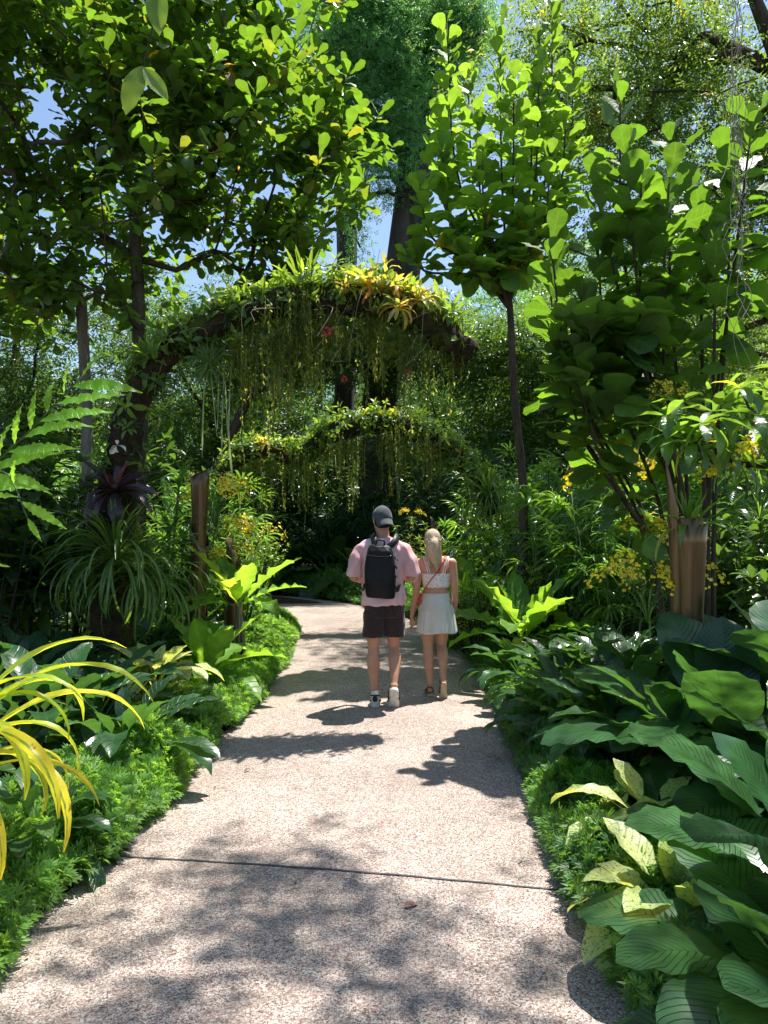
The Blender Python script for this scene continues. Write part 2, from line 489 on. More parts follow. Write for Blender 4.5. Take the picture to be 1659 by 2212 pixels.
LEFT_EDGE = [(-1.6, -3), (-1.52, 1), (-1.46, 2.8), (-1.35, 3.7), (-1.29, 5.15), (-1.22, 7.2), (-1.25, 9.3), (-1.40, 11.3), (-1.78, 13.2), (-2.6, 14.6), (-4.2, 15.6), (-7, 16.2)]
RIGHT_EDGE = [(.95, -3), (.92, 1), (.885, 2.4), (.88, 3.3), (.98, 4.95), (1.1, 7.2), (1.1, 8.9), (.93, 10.2), (.45, 13.2), (-.2, 15), (-1.1, 16.6), (-2.9, 18.1), (-7, 19.2)]


def ground():
    g = Geo()
    xs = np.r_[-400, -60, np.linspace(-12, 12, 61), 60, 400]; ys = np.r_[-200, -20, np.linspace(-3, 30, 84), 80, 600]
    L = interp_edge(LEFT_EDGE, 200); R = interp_edge(RIGHT_EDGE, 200)
    V = []
    LR = np.concatenate([L, R]); XX = np.array([(x, y) for y in ys for x in xs])
    DD = np.sqrt(((XX[:, None, :] - LR[None]) ** 2).sum(-1)).min(1)
    di = iter(DD)
    for y in ys:
        for x in xs:
            dl = dr = next(di)
            d = min(dl, dr)
            inside = np.interp(y, L[:, 1], L[:, 0]) < x < np.interp(y, R[:, 1], R[:, 0]) and y < 16
            z = -.05 if inside else -.05 + .22 * min(1, max(0, (d - .12)) / 1.3) + .02 * math.sin(3 * x + 2 * y)
            V.append((x, y, z if (abs(x) < 13 and -4 < y < 31) else .15))
    nx = len(xs)
    Q = [(j * nx + i, j * nx + i + 1, (j + 1) * nx + i + 1, (j + 1) * nx + i) for j in range(len(ys) - 1) for i in range(nx - 1)]
    g.add(V, Q)
    soil = plainmat('soil', (.05, .035, .022), .95, .1, .5, 12, .8, 60)
    o = g.build('ground', soil); tag(o, kind='structure')


def path():
    m, nt = newmat('washed_aggregate'); t = NT(nt)
    tc = t.n('TexCoord'); ob = tc.outputs['Object']
    # slight warp so the stones are not a neat cell pattern
    wn = t.noise(60, 2, .5, ob)
    vm = t.n('VectorMath', operation='SCALE'); t.l(wn.outputs['Color'], vm.inputs[0]); vm.inputs['Scale'].default_value = .012
    va = t.n('VectorMath', operation='ADD'); t.l(ob, va.inputs[0]); t.l(vm.outputs[0], va.inputs[1])
    vo = t.n('TexVoronoi', feature='F1'); vo.inputs['Scale'].default_value = 125; t.l(va.outputs[0], vo.inputs['Vector'])
    vo2 = t.n('TexVoronoi', feature='F1'); vo2.inputs['Scale'].default_value = 260; t.l(va.outputs[0], vo2.inputs['Vector'])
    sx = t.n('SeparateXYZ'); t.l(vo.outputs['Color'], sx.inputs[0])
    sx2 = t.n('SeparateXYZ'); t.l(vo2.outputs['Color'], sx2.inputs[0])
    stone = t.ramp(sx.outputs[0], [(0, (.13, .085, .07)), (.14, (.28, .165, .135)), (.30, (.40, .255, .21)), (.46, (.50, .37, .31)), (.62, (.58, .48, .40)), (.78, (.72, .65, .56)), (1, (.84, .80, .72))], 'CONSTANT')
    small = t.ramp(sx2.outputs[0], [(0, (.13, .11, .095)), (.3, (.34, .26, .22)), (.55, (.5, .43, .37)), (.8, (.72, .68, .6))], 'CONSTANT')
    gap = t.ramp(vo.outputs['Distance'], [(.42, 0.), (.62, 1.)])
    col = t.mix(gap, stone, small)
    big = t.noise(.9, 4, .55, ob)
    col = t.mix(1., col, t.ramp(big.outputs['Fac'], [(.3, (.68, .66, .65)), (.7, (.95, .945, .94))]), 'MULTIPLY')
    st = t.noise(6, 5, .7, ob)
    col = t.mix(t.ramp(st.outputs['Fac'], [(.54, 0.), (.72, .6)]), col, (.16, .12, .09))
    st2 = t.noise(1.7, 6, .7, ob, .8); col = t.mix(t.ramp(st2.outputs['Fac'], [(.5, 0.), (.64, .4)]), col, (.22, .17, .14))
    pr = t.n('BsdfPrincipled'); t.l(col, pr.inputs['Base Color']); pr.inputs['Roughness'].default_value = .75
    pr.inputs['Specular IOR Level'].default_value = .25
    h = t.math('SUBTRACT', 1., vo.outputs['Distance'])
    t.l(t.bump(h, .55, .004), pr.inputs['Normal'])
    out = t.n('OutputMaterial'); t.l(pr.outputs[0], out.inputs[0])
    L = interp_edge(LEFT_EDGE, 120); R = interp_edge(RIGHT_EDGE, 120)
    g = Geo(); k = 6
    V = []
    for i in range(120):
        for j in range(k + 1):
            f = j / k
            p = L[i] * (1 - f) + R[i] * f
            V.append((p[0], p[1], .0 + .015 * math.sin(PI * f)))
    Q = [(i * (k + 1) + j, i * (k + 1) + j + 1, (i + 1) * (k + 1) + j + 1, (i + 1) * (k + 1) + j) for i in range(119) for j in range(k)]
    g.add(V, Q)
    o = g.build('path', m); tag(o, kind='structure')
    # edge face so the slab has thickness
    g = Geo()
    for E, sgn in ((L, 1), (R, -1)):
        V = [(p[0], p[1], z) for p in E for z in (0., -.12)]
        Q = [(2 * i, 2 * i + 2, 2 * i + 3, 2 * i + 1) for i in range(len(E) - 1)]
        g.add(V, Q)
    o = g.build('path_edge', plainmat('path_edge_concrete', (.28, .24, .2), .9)); tag(o, kind='structure')
    # expansion joint: a dark rubber strip across the path
    A = at(236, 1841, 3.66); B = at(1250, 1917, 3.3)
    g = Geo(); V = []
    n = 24
    for i in range(n + 1):
        p = A * (1 - i / n) + B * i / n
        z = .0195 * math.sin(PI * min(1, max(0, i / n))) ** 1 * .8 + .004
        for dy in (-.006, .006): V.append((p[0], p[1] + dy + .002 * math.sin(i * 1.7), z))
    g.add(V, [(2 * i, 2 * i + 2, 2 * i + 3, 2 * i + 1) for i in range(n)])
    o = g.build('path_joint', plainmat('joint_sealant', (.07, .07, .07), .8)); tag(o, kind='structure')


ground(); path()


# ---------------------------------------------------------------- low ferny edging (ground cover)
def sprig(lobes=5, nl=7, seed=0):
    r = np.random.default_rng(seed)
    g = Geo()
    lobe = leaf(.024, .0075, 'lance', 2, 1, .3, .3)
    one = Geo()
    P, D, U = [], [], []
    for k in range(lobes):
        a = (k - (lobes - 1) / 2) * (1.9 / (lobes - 1)); s = .03 + .012 * (1 - abs(a))
        P.append((.012 + .010 * (lobes - abs(2 * k - lobes + 1)) * .3, 0, 0)); D.append((math.cos(a), math.sin(a), 0)); U.append((0, 0, 1))
    one.inst(lobe, frames(np.array(P), np.array(D), np.array(U), 1.25), np.full(lobes, .5))
    one = one.merged()
    az = np.arange(nl) * 2.4 + r.uniform(0, 1, nl); h = np.linspace(0, .07, nl)
    el = np.linspace(.1, 1.1, nl)
    P = np.c_[np.zeros(nl), np.zeros(nl), h] + r.normal(0, .004, (nl, 3))
    g.inst(one, frames(P + azel(az, el) * .008, azel(az, el), upn(az, el), r.uniform(.9, 1.5, nl)), np.full(nl, .5))
    return g.merged()


SPR = [sprig(5, 7, i) for i in range(4)]


def edging(name, label, E, side, width, height, mat, dens=650, y0=None, y1=None, seed=1, over=.06):
    """hedge of ferny leaves along the polyline E; side=-1 lies to the left of it"""
    r = np.random.default_rng(seed)
    P = interp_edge(E, 160)
    T = norm(np.gradient(P, axis=0)); N = np.c_[-T[:, 1], T[:, 0]] * (-side)
    s = np.r_[0, np.cumsum(np.linalg.norm(np.diff(P, axis=0), axis=1))]
    W = lambda q: width(q) if callable(width) else width
    n = int(dens * s[-1] * .6)
    q = r.uniform(0, s[-1], n); f = r.uniform(0, 1, n) * (1 + over) - over * (.5 + .9 * np.sin(5.1 * q + seed) * np.sin(2.3 * q))
    px = np.interp(q, s, P[:, 0]); py = np.interp(q, s, P[:, 1])
    nx = np.interp(q, s, N[:, 0]); ny = np.interp(q, s, N[:, 1])
    w = np.array([W(y) for y in py])
    x = px + nx * f * w; y = py + ny * f * w
    mound = .6 + .36 * np.sin(4.1 * x + 2.3 * y + seed) * np.sin(3.3 * y + 1.1 * x) + .16 * np.sin(9 * x + 7 * y)
    prof = np.clip(np.where(f < .3, (f + over) / (.3 + over), 1 - .35 * (f - .3)), 0, 1) ** .6
    z = height * prof * mound * r.uniform(.75, 1.06, n) + .01
    slope = np.where(f < .3, 1.0, .1)
    D = np.c_[-nx * slope, -ny * slope, np.ones(n)] + r.normal(0, .28, (n, 3))
    g = Geo()
    rn = np.clip(.45 + .25 * np.sin(2.2 * y + seed) + .25 * np.sin(11 * x + 3 * y) * np.sin(7 * y) + r.normal(0, .25, n), 0, 1)
    for k in range(4):
        i = np.arange(n) % 4 == k
        Dk = norm(D[i])
        # sprig templates grow along +Z: use Z as D
        a = r.uniform(0, 2 * PI, i.sum())
        X = norm(np.cross(np.c_[np.cos(a), np.sin(a), np.zeros(len(a))], Dk)); Y = np.cross(Dk, X)
        M = np.zeros((len(a), 4, 4)); M[:, 3, 3] = 1; sc = r.uniform(.65, 1.2, len(a))[:, None]
        M[:, :3, 0] = X * sc; M[:, :3, 1] = Y * sc; M[:, :3, 2] = Dk * sc; M[:, :3, 3] = np.c_[x, y, z][i]
        g.inst(SPR[k], M, rn[i])
    o = g.build(name, mat)
    tag(o, label, 'ground cover', kind='stuff')
    # dark leafy litter body below
    return o


edging('ground_cover', 'low bright green ferny edging along the left side of the path', [p for p in LEFT_EDGE if 1 <= p[1] <= 14], -1,
       lambda y: np.interp(y, [2, 3.5, 5, 7, 12], [.6, .62, .55, .5, .6]), .27, G['cover'], 2600, seed=3)
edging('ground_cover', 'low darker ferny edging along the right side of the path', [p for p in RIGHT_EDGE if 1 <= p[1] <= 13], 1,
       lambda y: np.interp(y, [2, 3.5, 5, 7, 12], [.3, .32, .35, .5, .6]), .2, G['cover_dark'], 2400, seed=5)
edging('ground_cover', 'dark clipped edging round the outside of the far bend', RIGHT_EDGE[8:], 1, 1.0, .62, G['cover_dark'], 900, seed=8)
# ================================================================= PLANT PROTOTYPES
GA = 2.39996


def rosette(g, T, n, e_in, e_out, sc, r, base=(0, 0, 0), rad=.03, rise=0., e_noise=.12, a0=0., az_rng=None, R=None, p=1.):
    f = (np.arange(n) + .5) / n
    az = a0 + np.arange(n) * GA + r.normal(0, .15, n)
    if az_rng: az = r.uniform(az_rng[0], az_rng[1], n)
    el = e_in + (e_out - e_in) * f ** p + r.normal(0, e_noise, n)
    s = np.interp(f, [0, .3, 1], [sc[0], sc[1], sc[2]]) * r.uniform(.85, 1.12, n)
    P = np.array(base) + np.c_[np.cos(az) * rad * f, np.sin(az) * rad * f, rise * (1 - f)]
    M = frames(P, azel(az, el), upn(az, el) + r.normal(0, .12, (n, 3)), s)
    ti = np.clip((f * len(T) + r.normal(0, .5, n)).astype(int), 0, len(T) - 1)
    rr = R if R is not None else r.uniform(0, 1, n)
    for k in range(len(T)):
        i = ti == k
        if i.any(): g.inst(T[k], M[i], rr[i])


def bends(cnt, b0, b1, **kw):
    out = []
    for k in range(cnt):
        b = b0 + (b1 - b0) * k / max(1, cnt - 1)
        out.append(leaf(bend=b, ph=k * 1.3, **kw))
    return out


T_LILY = bends(5, .5, 1.5, L=.37, W=.15, prof='ellip', n=8, m=2, fold=.28, wave=.06, wn=3, pet=.34, petw=.005, petbend=.25)
T_BIG = bends(5, .3, 1.3, L=.52, W=.31, prof='pad', n=14, m=3, fold=.2, wave=.035, wn=5, pet=.34, petw=.008, petbend=.2, cup=.14)
T_VAR = bends(4, .5, 1.6, L=.27, W=.145, prof='ellip', n=8, m=2, fold=.3, wave=.05, wn=3, pet=.14, petw=.006, petbend=.3)
T_NEST = bends(5, .2, 1.0, L=.62, W=.235, prof='ellip', n=12, m=2, fold=.3, wave=.11, wn=5, pet=.08, petw=.01, petbend=.05)
T_STRAP = bends(6, .9, 2.9, L=1.02, W=.07, prof='strap', n=18, m=2, fold=.35, wave=.05, wn=4, bp=2.)
T_SPID = bends(6, .8, 2.6, L=.75, W=.028, prof='strap', n=10, m=1, fold=.35, bp=1.5)
T_BROM = bends(5, .6, 1.9, L=.34, W=.062, prof='strap', n=8, m=1, fold=.35, bp=1.4)
T_SMALL = bends(3, .3, 1.0, L=.1, W=.045, prof='ellip', n=3, m=1, fold=.3)
T_MED = bends(4, .3, 1.2, L=.2, W=.075, prof='ellip', n=5, m=1, fold=.3, wave=.05)
T_LANCE = bends(4, .3, 1.2, L=.2, W=.035, prof='lance', n=4, m=1, fold=.3)


def fan(nl=9, L=.32, W=.035, spread=2.1, bend=.5, pet=.4, seed=0):
    r = np.random.default_rng(seed)
    g = Geo()
    lf = [leaf(L, W, 'strap', 5, 1, bend + .25 * k, .4, bp=1.6) for k in range(3)]
    c = leaf(.01, .01, n=1, pet=pet, petw=.005, petbend=.35)
    g.add(*c[:3], R=.5, M=c[4])
    e = c[0][-1]
    a = np.linspace(-spread, spread, nl) + r.normal(0, .05, nl)
    D = np.c_[np.cos(a), np.sin(a), -.15 + .1 * np.cos(a)]
    U = np.c_[-.2 * np.cos(a), -.2 * np.sin(a), np.ones(nl)]
    s = 1 - .25 * np.abs(a) / spread
    M = frames(np.tile(e, (nl, 1)), D, U, s)
    for k in range(3):
        i = np.arange(nl) % 3 == k
        g.inst(lf[k], M[i], np.full(i.sum(), .5))
    return g.merged()


T_FAN = [fan(9 + k % 3, .3 + .03 * k, .036, 1.9 + .15 * k, .4 + .2 * k, .35, k) for k in range(4)]


def twig(n=9, L=.05, W=.02, len_=.16, prof='ellip', seed=0, droop=0., nseg=2):
    """a small spray of leaves along +X"""
    r = np.random.default_rng(seed)
    g = Geo()
    T = leaf(L, W, prof, nseg, 1, .5, .25)
    t = np.linspace(.1, 1, n)
    P = np.c_[t * len_, np.zeros(n), -droop * t ** 2 * len_]
    a = np.where(np.arange(n) % 2, .9, -.9) + r.normal(0, .25, n); a[-1] = 0
    el = r.normal(.1, .45, n)
    D = np.c_[np.cos(a), np.sin(a), el]
    g.inst(T, frames(P, D, np.array([0, 0, 1.]) + r.normal(0, .45, (n, 3)), r.uniform(.8, 1.2, n)), np.full(n, .5))
    return g.merged()


TW_FINE = [twig(9, .055, .02, .2, seed=i) for i in range(4)]
TW_SM = [twig(7, .09, .036, .22, seed=10 + i) for i in range(4)]
TW_ROS = []
for i in range(3):  # whorl of narrow leaves at a stem end
    g = Geo(); r_ = np.random.default_rng(i)
    rosette(g, T_LANCE, 12, 1.3, -.1, (.6, 1, 1), r_, R=np.full(12, .5))
    TW_ROS.append(g.merged())


def rotZtoD(P, D, sc, r):
    D = norm(D); n = len(D); a = r.uniform(0, 2 * PI, n)
    X = norm(np.cross(np.c_[np.cos(a), np.sin(a), .01 * np.ones(n)], D)); Y = np.cross(D, X)
    M = np.zeros((n, 4, 4)); M[:, 3, 3] = 1
    sc = np.broadcast_to(np.asarray(sc, float), (n,))[:, None]
    M[:, :3, 0] = X * sc; M[:, :3, 1] = Y * sc; M[:, :3, 2] = D * sc; M[:, :3, 3] = P
    return M


def scatter(g, T, P, D, U, sc, r, R=None):
    n = len(P); k = r.integers(0, len(T), n)
    R = R if R is not None else r.uniform(0, 1, n)
    M = frames(P, D, U, sc)
    for j in range(len(T)):
        i = k == j
        if i.any(): g.inst(T[j], M[i], R[i])


# each prototype: function(seed) -> list of (part name, Geo, material)
def p_lily(seed, mat='lily', n=34, T=None, e=(1.35, .45), sc=(.7, 1, 1)):
    r = np.random.default_rng(seed); g = Geo()
    rosette(g, T or T_LILY, n, e[0], e[1], sc, r, rad=.1, e_noise=.15)
    return [('foliage', g, G[mat])]


def p_nest(seed, n=15, stalk=0., mat='nest'):
    r = np.random.default_rng(seed); g = Geo()
    rosette(g, T_NEST, n, 1.35, .35, (.55, 1, .95), r, base=(0, 0, stalk), rad=.05, e_noise=.14)
    out = [('foliage', g, G[mat])]
    s = Geo()
    if stalk:
        for k in range(7):
            a = r.uniform(0, 6.28); q = .05 + .05 * r.random()
            tube(s, curve([(math.cos(a) * q, math.sin(a) * q, 0), (math.cos(a) * .03, math.sin(a) * .03, stalk * .6), (0, 0, stalk + .04)], 5), [.022, .02, .018, .016, .014], 5)
        out.append(('stem', s, BARKP))
    return out


def p_spider(seed, n=125, mat='spider', T=None, sc=(.7, 1, 1), e=(1.4, -.2)):
    r = np.random.default_rng(seed); g = Geo()
    rosette(g, T or T_SPID, n, e[0], e[1], sc, r, rad=.06, e_noise=.2)
    return [('foliage', g, G[mat])]


def p_brom(seed, n=22, mat='purple', sc=(.5, .9, 1), cup=True):
    r = np.random.default_rng(seed); g = Geo()
    R = np.r_[np.ones(4), r.uniform(0, .8, n - 4)] if mat == 'purple' else None
    rosette(g, T_BROM, n, 1.3, -.1, sc, r, rad=.03, R=R)
    return [('foliage', g, G[mat])]


def p_rhapis(seed, canes=9, h=(1., 2.2), mat='palm', rad=.5):
    r = np.random.default_rng(seed); g = Geo(); s = Geo()
    for k in range(canes):
        a = r.uniform(0, 6.28); q = rad * math.sqrt(r.random()); H = r.uniform(*h)
        b = np.array([math.cos(a) * q, math.sin(a) * q, 0]); t = b + np.array([math.cos(a) * .2, math.sin(a) * .2, H])
        tube(s, [b, (b + t) / 2 + r.normal(0, .03, 3), t], .011, 5)
        n = 9
        f = r.uniform(.35, 1, n); az = r.uniform(0, 6.28, n); el = .1 + f * .8
        scatter(g, T_FAN, b + (t - b) * f[:, None], azel(az, el), upn(az, el), r.uniform(.8, 1.15, n), r)
    return [('foliage', g, G[mat]), ('cane', s, G['stem'])]


def p_shrub(seed, h=1.4, w=.7, stems=16, mat='shrub', T=None, per=22, lsc=(.7, 1.2), base=.25):
    """upright stems with leaves along them"""
    r = np.random.default_rng(seed); g = Geo(); s = Geo()
    T = T or T_MED
    for k in range(stems):
        a = r.uniform(0, 6.28); q = w * math.sqrt(r.random()); H = h * r.uniform(.55, 1.05) * (1 - .3 * (q / w) ** 2)
        b = np.array([math.cos(a) * q * .35, math.sin(a) * q * .35, 0]); t = np.array([math.cos(a) * q, math.sin(a) * q, H])
        pts = curve([b, b * .4 + t * .6 - [0, 0, H * .05] + r.normal(0, .04, 3), t], 7)
        tube(s, pts, np.linspace(.011, .004, 7), 4)
        f = r.uniform(base, 1, per) ** .8; idx = f * 6; i0 = np.minimum(idx.astype(int), 5); fr = (idx - i0)[:, None]
        P = pts[i0] * (1 - fr) + pts[i0 + 1] * fr
        az = r.uniform(0, 6.28, per); el = r.normal(.35, .35, per)
        scatter(g, T, P, azel(az, el), upn(az, el) + r.normal(0, .3, (per, 3)), r.uniform(lsc[0], lsc[1], per), r)
        scatter(g, T, np.tile(t, (4, 1)), azel(np.arange(4) * 1.6, r.uniform(.5, 1.2, 4)), upn(np.arange(4) * 1.6, np.full(4, .8)), r.uniform(lsc[0], lsc[1], 4) * .8, r)
    return [('foliage', g, G[mat]), ('stem', s, G['stem_dark'])]


def p_dracaena(seed, h=1.6, w=.5, stems=10, mat='palm'):
    r = np.random.default_rng(seed); g = Geo(); s = Geo()
    for k in range(stems):
        a = r.uniform(0, 6.28); q = w * math.sqrt(r.random()); H = h * r.uniform(.4, 1.05)
        b = np.array([math.cos(a) * q * .4, math.sin(a) * q * .4, 0]); t = np.array([math.cos(a) * q, math.sin(a) * q, H])
        tube(s, [b, (b + t) / 2, t], [.014, .012, .01], 5)
        n = 60; f = 1 - .45 * r.random(n) ** 1.3; az = r.uniform(0, 6.28, n); el = (f - .55) * 2.8 - .1 + r.normal(0, .15, n)
        scatter(g, T_LANCE, b + (t - b) * f[:, None], azel(az, el), upn(az, el), r.uniform(.9, 1.35, n), r)
    return [('foliage', g, G[mat]), ('stem', s, G['stem'])]


def flower():
    g = Geo()
    pt = leaf(.014, .009, 'ellip', 2, 1, .4, .1); lip = leaf(.02, .024, 'pad', 3, 1, .8, .0)
    a = np.array([0., 1.2, 2.4, 3.9, 5.1]) + .3
    D = np.c_[np.cos(a), np.sin(a), np.full(5, .25)]
    g.inst(pt, frames(np.zeros((5, 3)), D, np.array([0, 0, 1.]), 1.), np.full(5, .4))
    g.inst(lip, frames(np.zeros((1, 3)), np.array([[0, -1, .2]]), np.array([0, 0, 1.]), 1.), np.array([.8]))
    return g.merged()


FLOWER = flower()


def p_orchid(seed, sprays=7, H=.5, reach=.45, nf=46, leaves=True, dirs=None, droop=.15):
    """fountain of thin stems with small yellow blooms, strap leaves at the foot"""
    r = np.random.default_rng(seed); g = Geo(); s = Geo(); l = Geo()
    for k in range(sprays):
        a = (dirs[k % len(dirs)] if dirs else r.uniform(0, 6.28)) + r.normal(0, .2)
        R = reach * r.uniform(.7, 1.1); h = H * r.uniform(.7, 1.1)
        pts = curve([(0, 0, 0), (math.cos(a) * R * .3, math.sin(a) * R * .3, h * .75), (math.cos(a) * R * .75, math.sin(a) * R * .75, h), (math.cos(a) * R * 1.15, math.sin(a) * R * 1.15, h - droop)], 12)
        tube(s, pts, np.linspace(.0035, .0015, 12), 4)
        f = r.uniform(.38, 1, nf) * 10.99; i0 = f.astype(int); fr = (f - i0)[:, None]
        P = pts[i0] * (1 - fr) + pts[i0 + 1] * fr
        off = r.normal(0, .032, (nf, 3)); P2 = P + off
        for q in range(0, nf, 2): tube(s, [P[q], P2[q]], .001, 3, cap=False)
        D = rotZtoD(P2, off + np.array([-.2, -1.3, .4]) * .035, r.uniform(.75, 1.2, nf), r)
        g.inst(FLOWER, D, r.uniform(0, 1, nf))
    out = [('flowers', g, G['gold']), ('flower_stem', s, G['stem'])]
    if leaves:
        rosette(l, T_SPID, 22, 1.4, .3, (.4, .5, .5), r, rad=.04)
        out.append(('foliage', l, G['shrub']))
    return out


PROTO = {}


def proto(key, fn, *a, **k):
    """build parts once per key; place() copies them"""
    if key not in PROTO:
        parts = fn(*a, **k)
        PROTO[key] = [(n, g.build(n, m), m) for n, g, m in parts]
        for n, o, m in PROTO[key]: COL.objects.unlink(o)
    return PROTO[key]


def place(key, name, label, cat, loc, rz=0., sc=1., group=None, tilt=None):
    parts = PROTO[key]
    t = thing(name, label, cat, tuple(float(v) for v in loc), group, rz, sc)
    if tilt: t.rotation_euler = (tilt[0], tilt[1], rz)
    for n, o, m in parts:
        c = o.copy(); c.name = n; COL.objects.link(c); c.parent = t
    return t


for k in range(3):
    proto(f'lily{k}', p_lily, 20 + k)
    proto(f'big{k}', p_lily, 30 + k, 'calathea', 19, T_BIG, (1.45, .65), (.8, 1, 1))
    proto(f'nest{k}', p_nest, 40 + k)
    proto(f'rhapis{k}', p_rhapis, 50 + k)
    proto(f'shrub{k}', p_shrub, 60 + k)
    proto(f'dshrub{k}', p_shrub, 70 + k, 2.2, .8, 16, 'shrub_dark', T_MED, 26, (.9, 1.5))
    proto(f'drac{k}', p_dracaena, 80 + k)
    proto(f'orchid{k}', p_orchid, 90 + k)
    proto(f'spider{k}', p_spider, 100 + k)
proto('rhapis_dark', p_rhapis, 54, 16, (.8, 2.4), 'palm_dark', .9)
proto('broad_dark', p_lily, 33, 'shrub_dark', 22, T_BIG, (1.3, .25), (.8, 1, 1.1))
proto('var0', p_lily, 35, 'variegated', 26, T_VAR, (1.35, .1), (.7, 1, 1.05))
proto('var1', p_lily, 36, 'variegated', 18, T_VAR, (1.3, .0), (.7, 1, 1.05))
proto('nest_stalk', p_nest, 45, 13, .55)
proto('fine_shrub', p_shrub, 66, 1.1, .6, 30, 'shrub', T_SMALL, 34, (.7, 1.1))
proto('twigs', p_shrub, 67, 1.3, .5, 26, 'creeper', T_LANCE, 24, (.4, .7))
proto('ginger', p_shrub, 68, 2.5, .5, 9, 'shrub_dark', T_MED, 26, (1.2, 1.8))
# ================================================================= PLACEMENT
def gp(px, Y, z=.12):
    return ((px - CX) / FPX * Y, Y, z)


R1 = np.random.default_rng(5)
rz = lambda: float(R1.uniform(0, 6.28))

# ---- right bed: dark lilies beside the path -------------------------------------------------
GL = 'dark leafy lilies massed in the bed beside the path'
for i, (px, Y, s, lab) in enumerate([
    (1215, 7.9, .95, 'glossy green lily clump at the path edge just past the woman'),
    (1130, 7.2, .9, 'leafy lily clump overhanging the edging level with the woman\'s feet'),
    (1215, 6.5, 1.0, 'dark lily clump below the tall bright upright leaves'),
    (1330, 7.2, 1.1, 'dark lily clump standing behind the edge row, under the yellow orchids'),
    (1235, 5.7, .95, 'low lily clump with one yellowing leaf, spilling to the path edge'),
    (1345, 6.2, 1.15, 'dark lily clump between the yellow orchids and the path-edge row'),
    (1270, 5.0, .95, 'lily clump with pale drooping leaves hanging over the kerb edging'),
    (1390, 5.4, 1.15, 'tall dark lily clump in front of the lowest yellow orchid sprays'),
    (1350, 4.5, 1.0, 'broad dark lily clump right in front of the tapered brown planter'),
    (1500, 6.5, 1.2, 'dark lily clump in the shade beside the tapered brown planter'),
    (1610, 5.6, 1.2, 'shaded lily clump at the photo\'s right border behind the tall canna-like leaves'),
    (1490, 4.3, 1.25, 'dark lily clump around the foot of the tapered brown planter'),
]):
    place(f'lily{i % 3}', 'lily_plant', lab, 'lily plant', gp(px, Y), rz(), s, GL)

GB = 'giant ribbed-leaf plants crowding the path'
place('big2', 'ribbed_plant', 'ribbed plant whose broad blades cut off the lowest corner of the picture', 'ribbed plant', (1.36, 1.95, -.12), 2.2, .95, GB)
for i, (px, Y, s, lab, z, a) in enumerate([
    (1830, 2.25, 1.05, 'huge ribbed dark leaves in the bottom corner of the bed, nearest the camera', .0, .3),
    (1800, 2.85, 1.05, 'giant ribbed plant rising behind the cream-leaved plant', .1, 1.7),
    (1790, 3.5, 1.15, 'giant dark plant with broad leaves above the mottled upper cream plant', .1, 2.9),
    (1575, 4.15, 1.3, 'tall ribbed plant with a bright sunlit leaf beside the tapered planter', .15, .9),
    (1780, 4.6, 1.7, 'tallest ribbed plant, its leaves rising into the yellow sprays at the border', .15, 4.2),
]):
    place(f'big{i % 3}', 'ribbed_plant', lab, 'ribbed plant', gp(px, Y, z), a, s, GB)

place('var0', 'variegated_plant', 'cream-leaved mottled plant at the path edge beside the joint line', 'variegated plant', (1.13, 2.84, .08), .4, 1.15, 'cream variegated plants')
place('var1', 'variegated_plant', 'speckled pale plant under a big ribbed leaf, above the other cream plant', 'variegated plant', (1.25, 3.5, .2), 2.2, 1.1, 'cream variegated plants')

GN = 'upright bright green rosette plants'
place('nest0', 'rosette_plant', 'bright upright rosette of wide leaves lit through, past the woman on the right', 'rosette plant', gp(1130, 8.0, .42), .6, 1.45, GN)
place('nest1', 'rosette_plant', 'bright curled leaves rising close behind the blonde woman\'s shoulder', 'rosette plant', gp(1015, 10.5, .4), 2.0, 1.6, GN)
place('nest2', 'rosette_plant', 'green rosette between the bright upright leaves and the yellow orchids', 'rosette plant', gp(1235, 8.6, .25), 1.0, 1.0, GN)
place('nest1', 'rosette_plant', 'small bright rosette nested among the dark lilies at mid bed', 'rosette plant', gp(1300, 4.95, .35), 4.0, .62, GN)

# ---- left bed --------------------------------------------------------------------------------
place('nest_stalk', 'rosette_plant', 'bright rosette plant on a fibrous stalk standing at the inside of the bend', 'rosette plant', gp(517, 8.0, .12), .3, 1.2, GN)
place('nest0', 'rosette_plant', 'bright green rosette between the white-striped plant and the stalked rosette', 'rosette plant', gp(447, 6.9, .25), 3.6, 1.15, GN)
place('lily1', 'lily_plant', 'small dark lily tucked against the ferny edging below the rosettes', 'lily plant', (-1.70, 5.75, .12), 1.1, .6)
place('var0', 'variegated_plant', 'white-striped leafy plant in the left bed below the spiky fountain plant', 'variegated plant', gp(338, 6.1, .34), 1.5, 1.25, 'cream variegated plants')
GLL = 'sunlit lilies in the bed left of the path'
for i, (px, Y, s, lab) in enumerate([
    (200, 5.4, 1.0, 'sunlit lily clump just behind the arching yellow leaves'),
    (90, 4.9, 1.0, 'lily clump under the yellow striped leaves at the photo\'s border'),
    (265, 4.75, .8, 'low grey-green lily leaves leaning over the ferny edging'),
    (120, 6.2, 1.1, 'lily clump in front of the dark arch foot, behind the other sunlit lilies'),
    (10, 5.6, 1.1, 'bright lily leaves at the border below the toothed frond'),
    (60, 3.5, .55, 'single low ribbed lily in the fern edging below the yellow leaves'),
    (390, 8.3, .9, 'shaded lily clump at the foot of the sheathed metal post'),
    (310, 7.6, 1.0, 'lily clump with drooping glossy leaves right of the arch foot'),
]):
    place(f'lily{(i + 1) % 3}', 'lily_plant', lab, 'lily plant', gp(px, Y), rz(), s * 1.2, GLL)


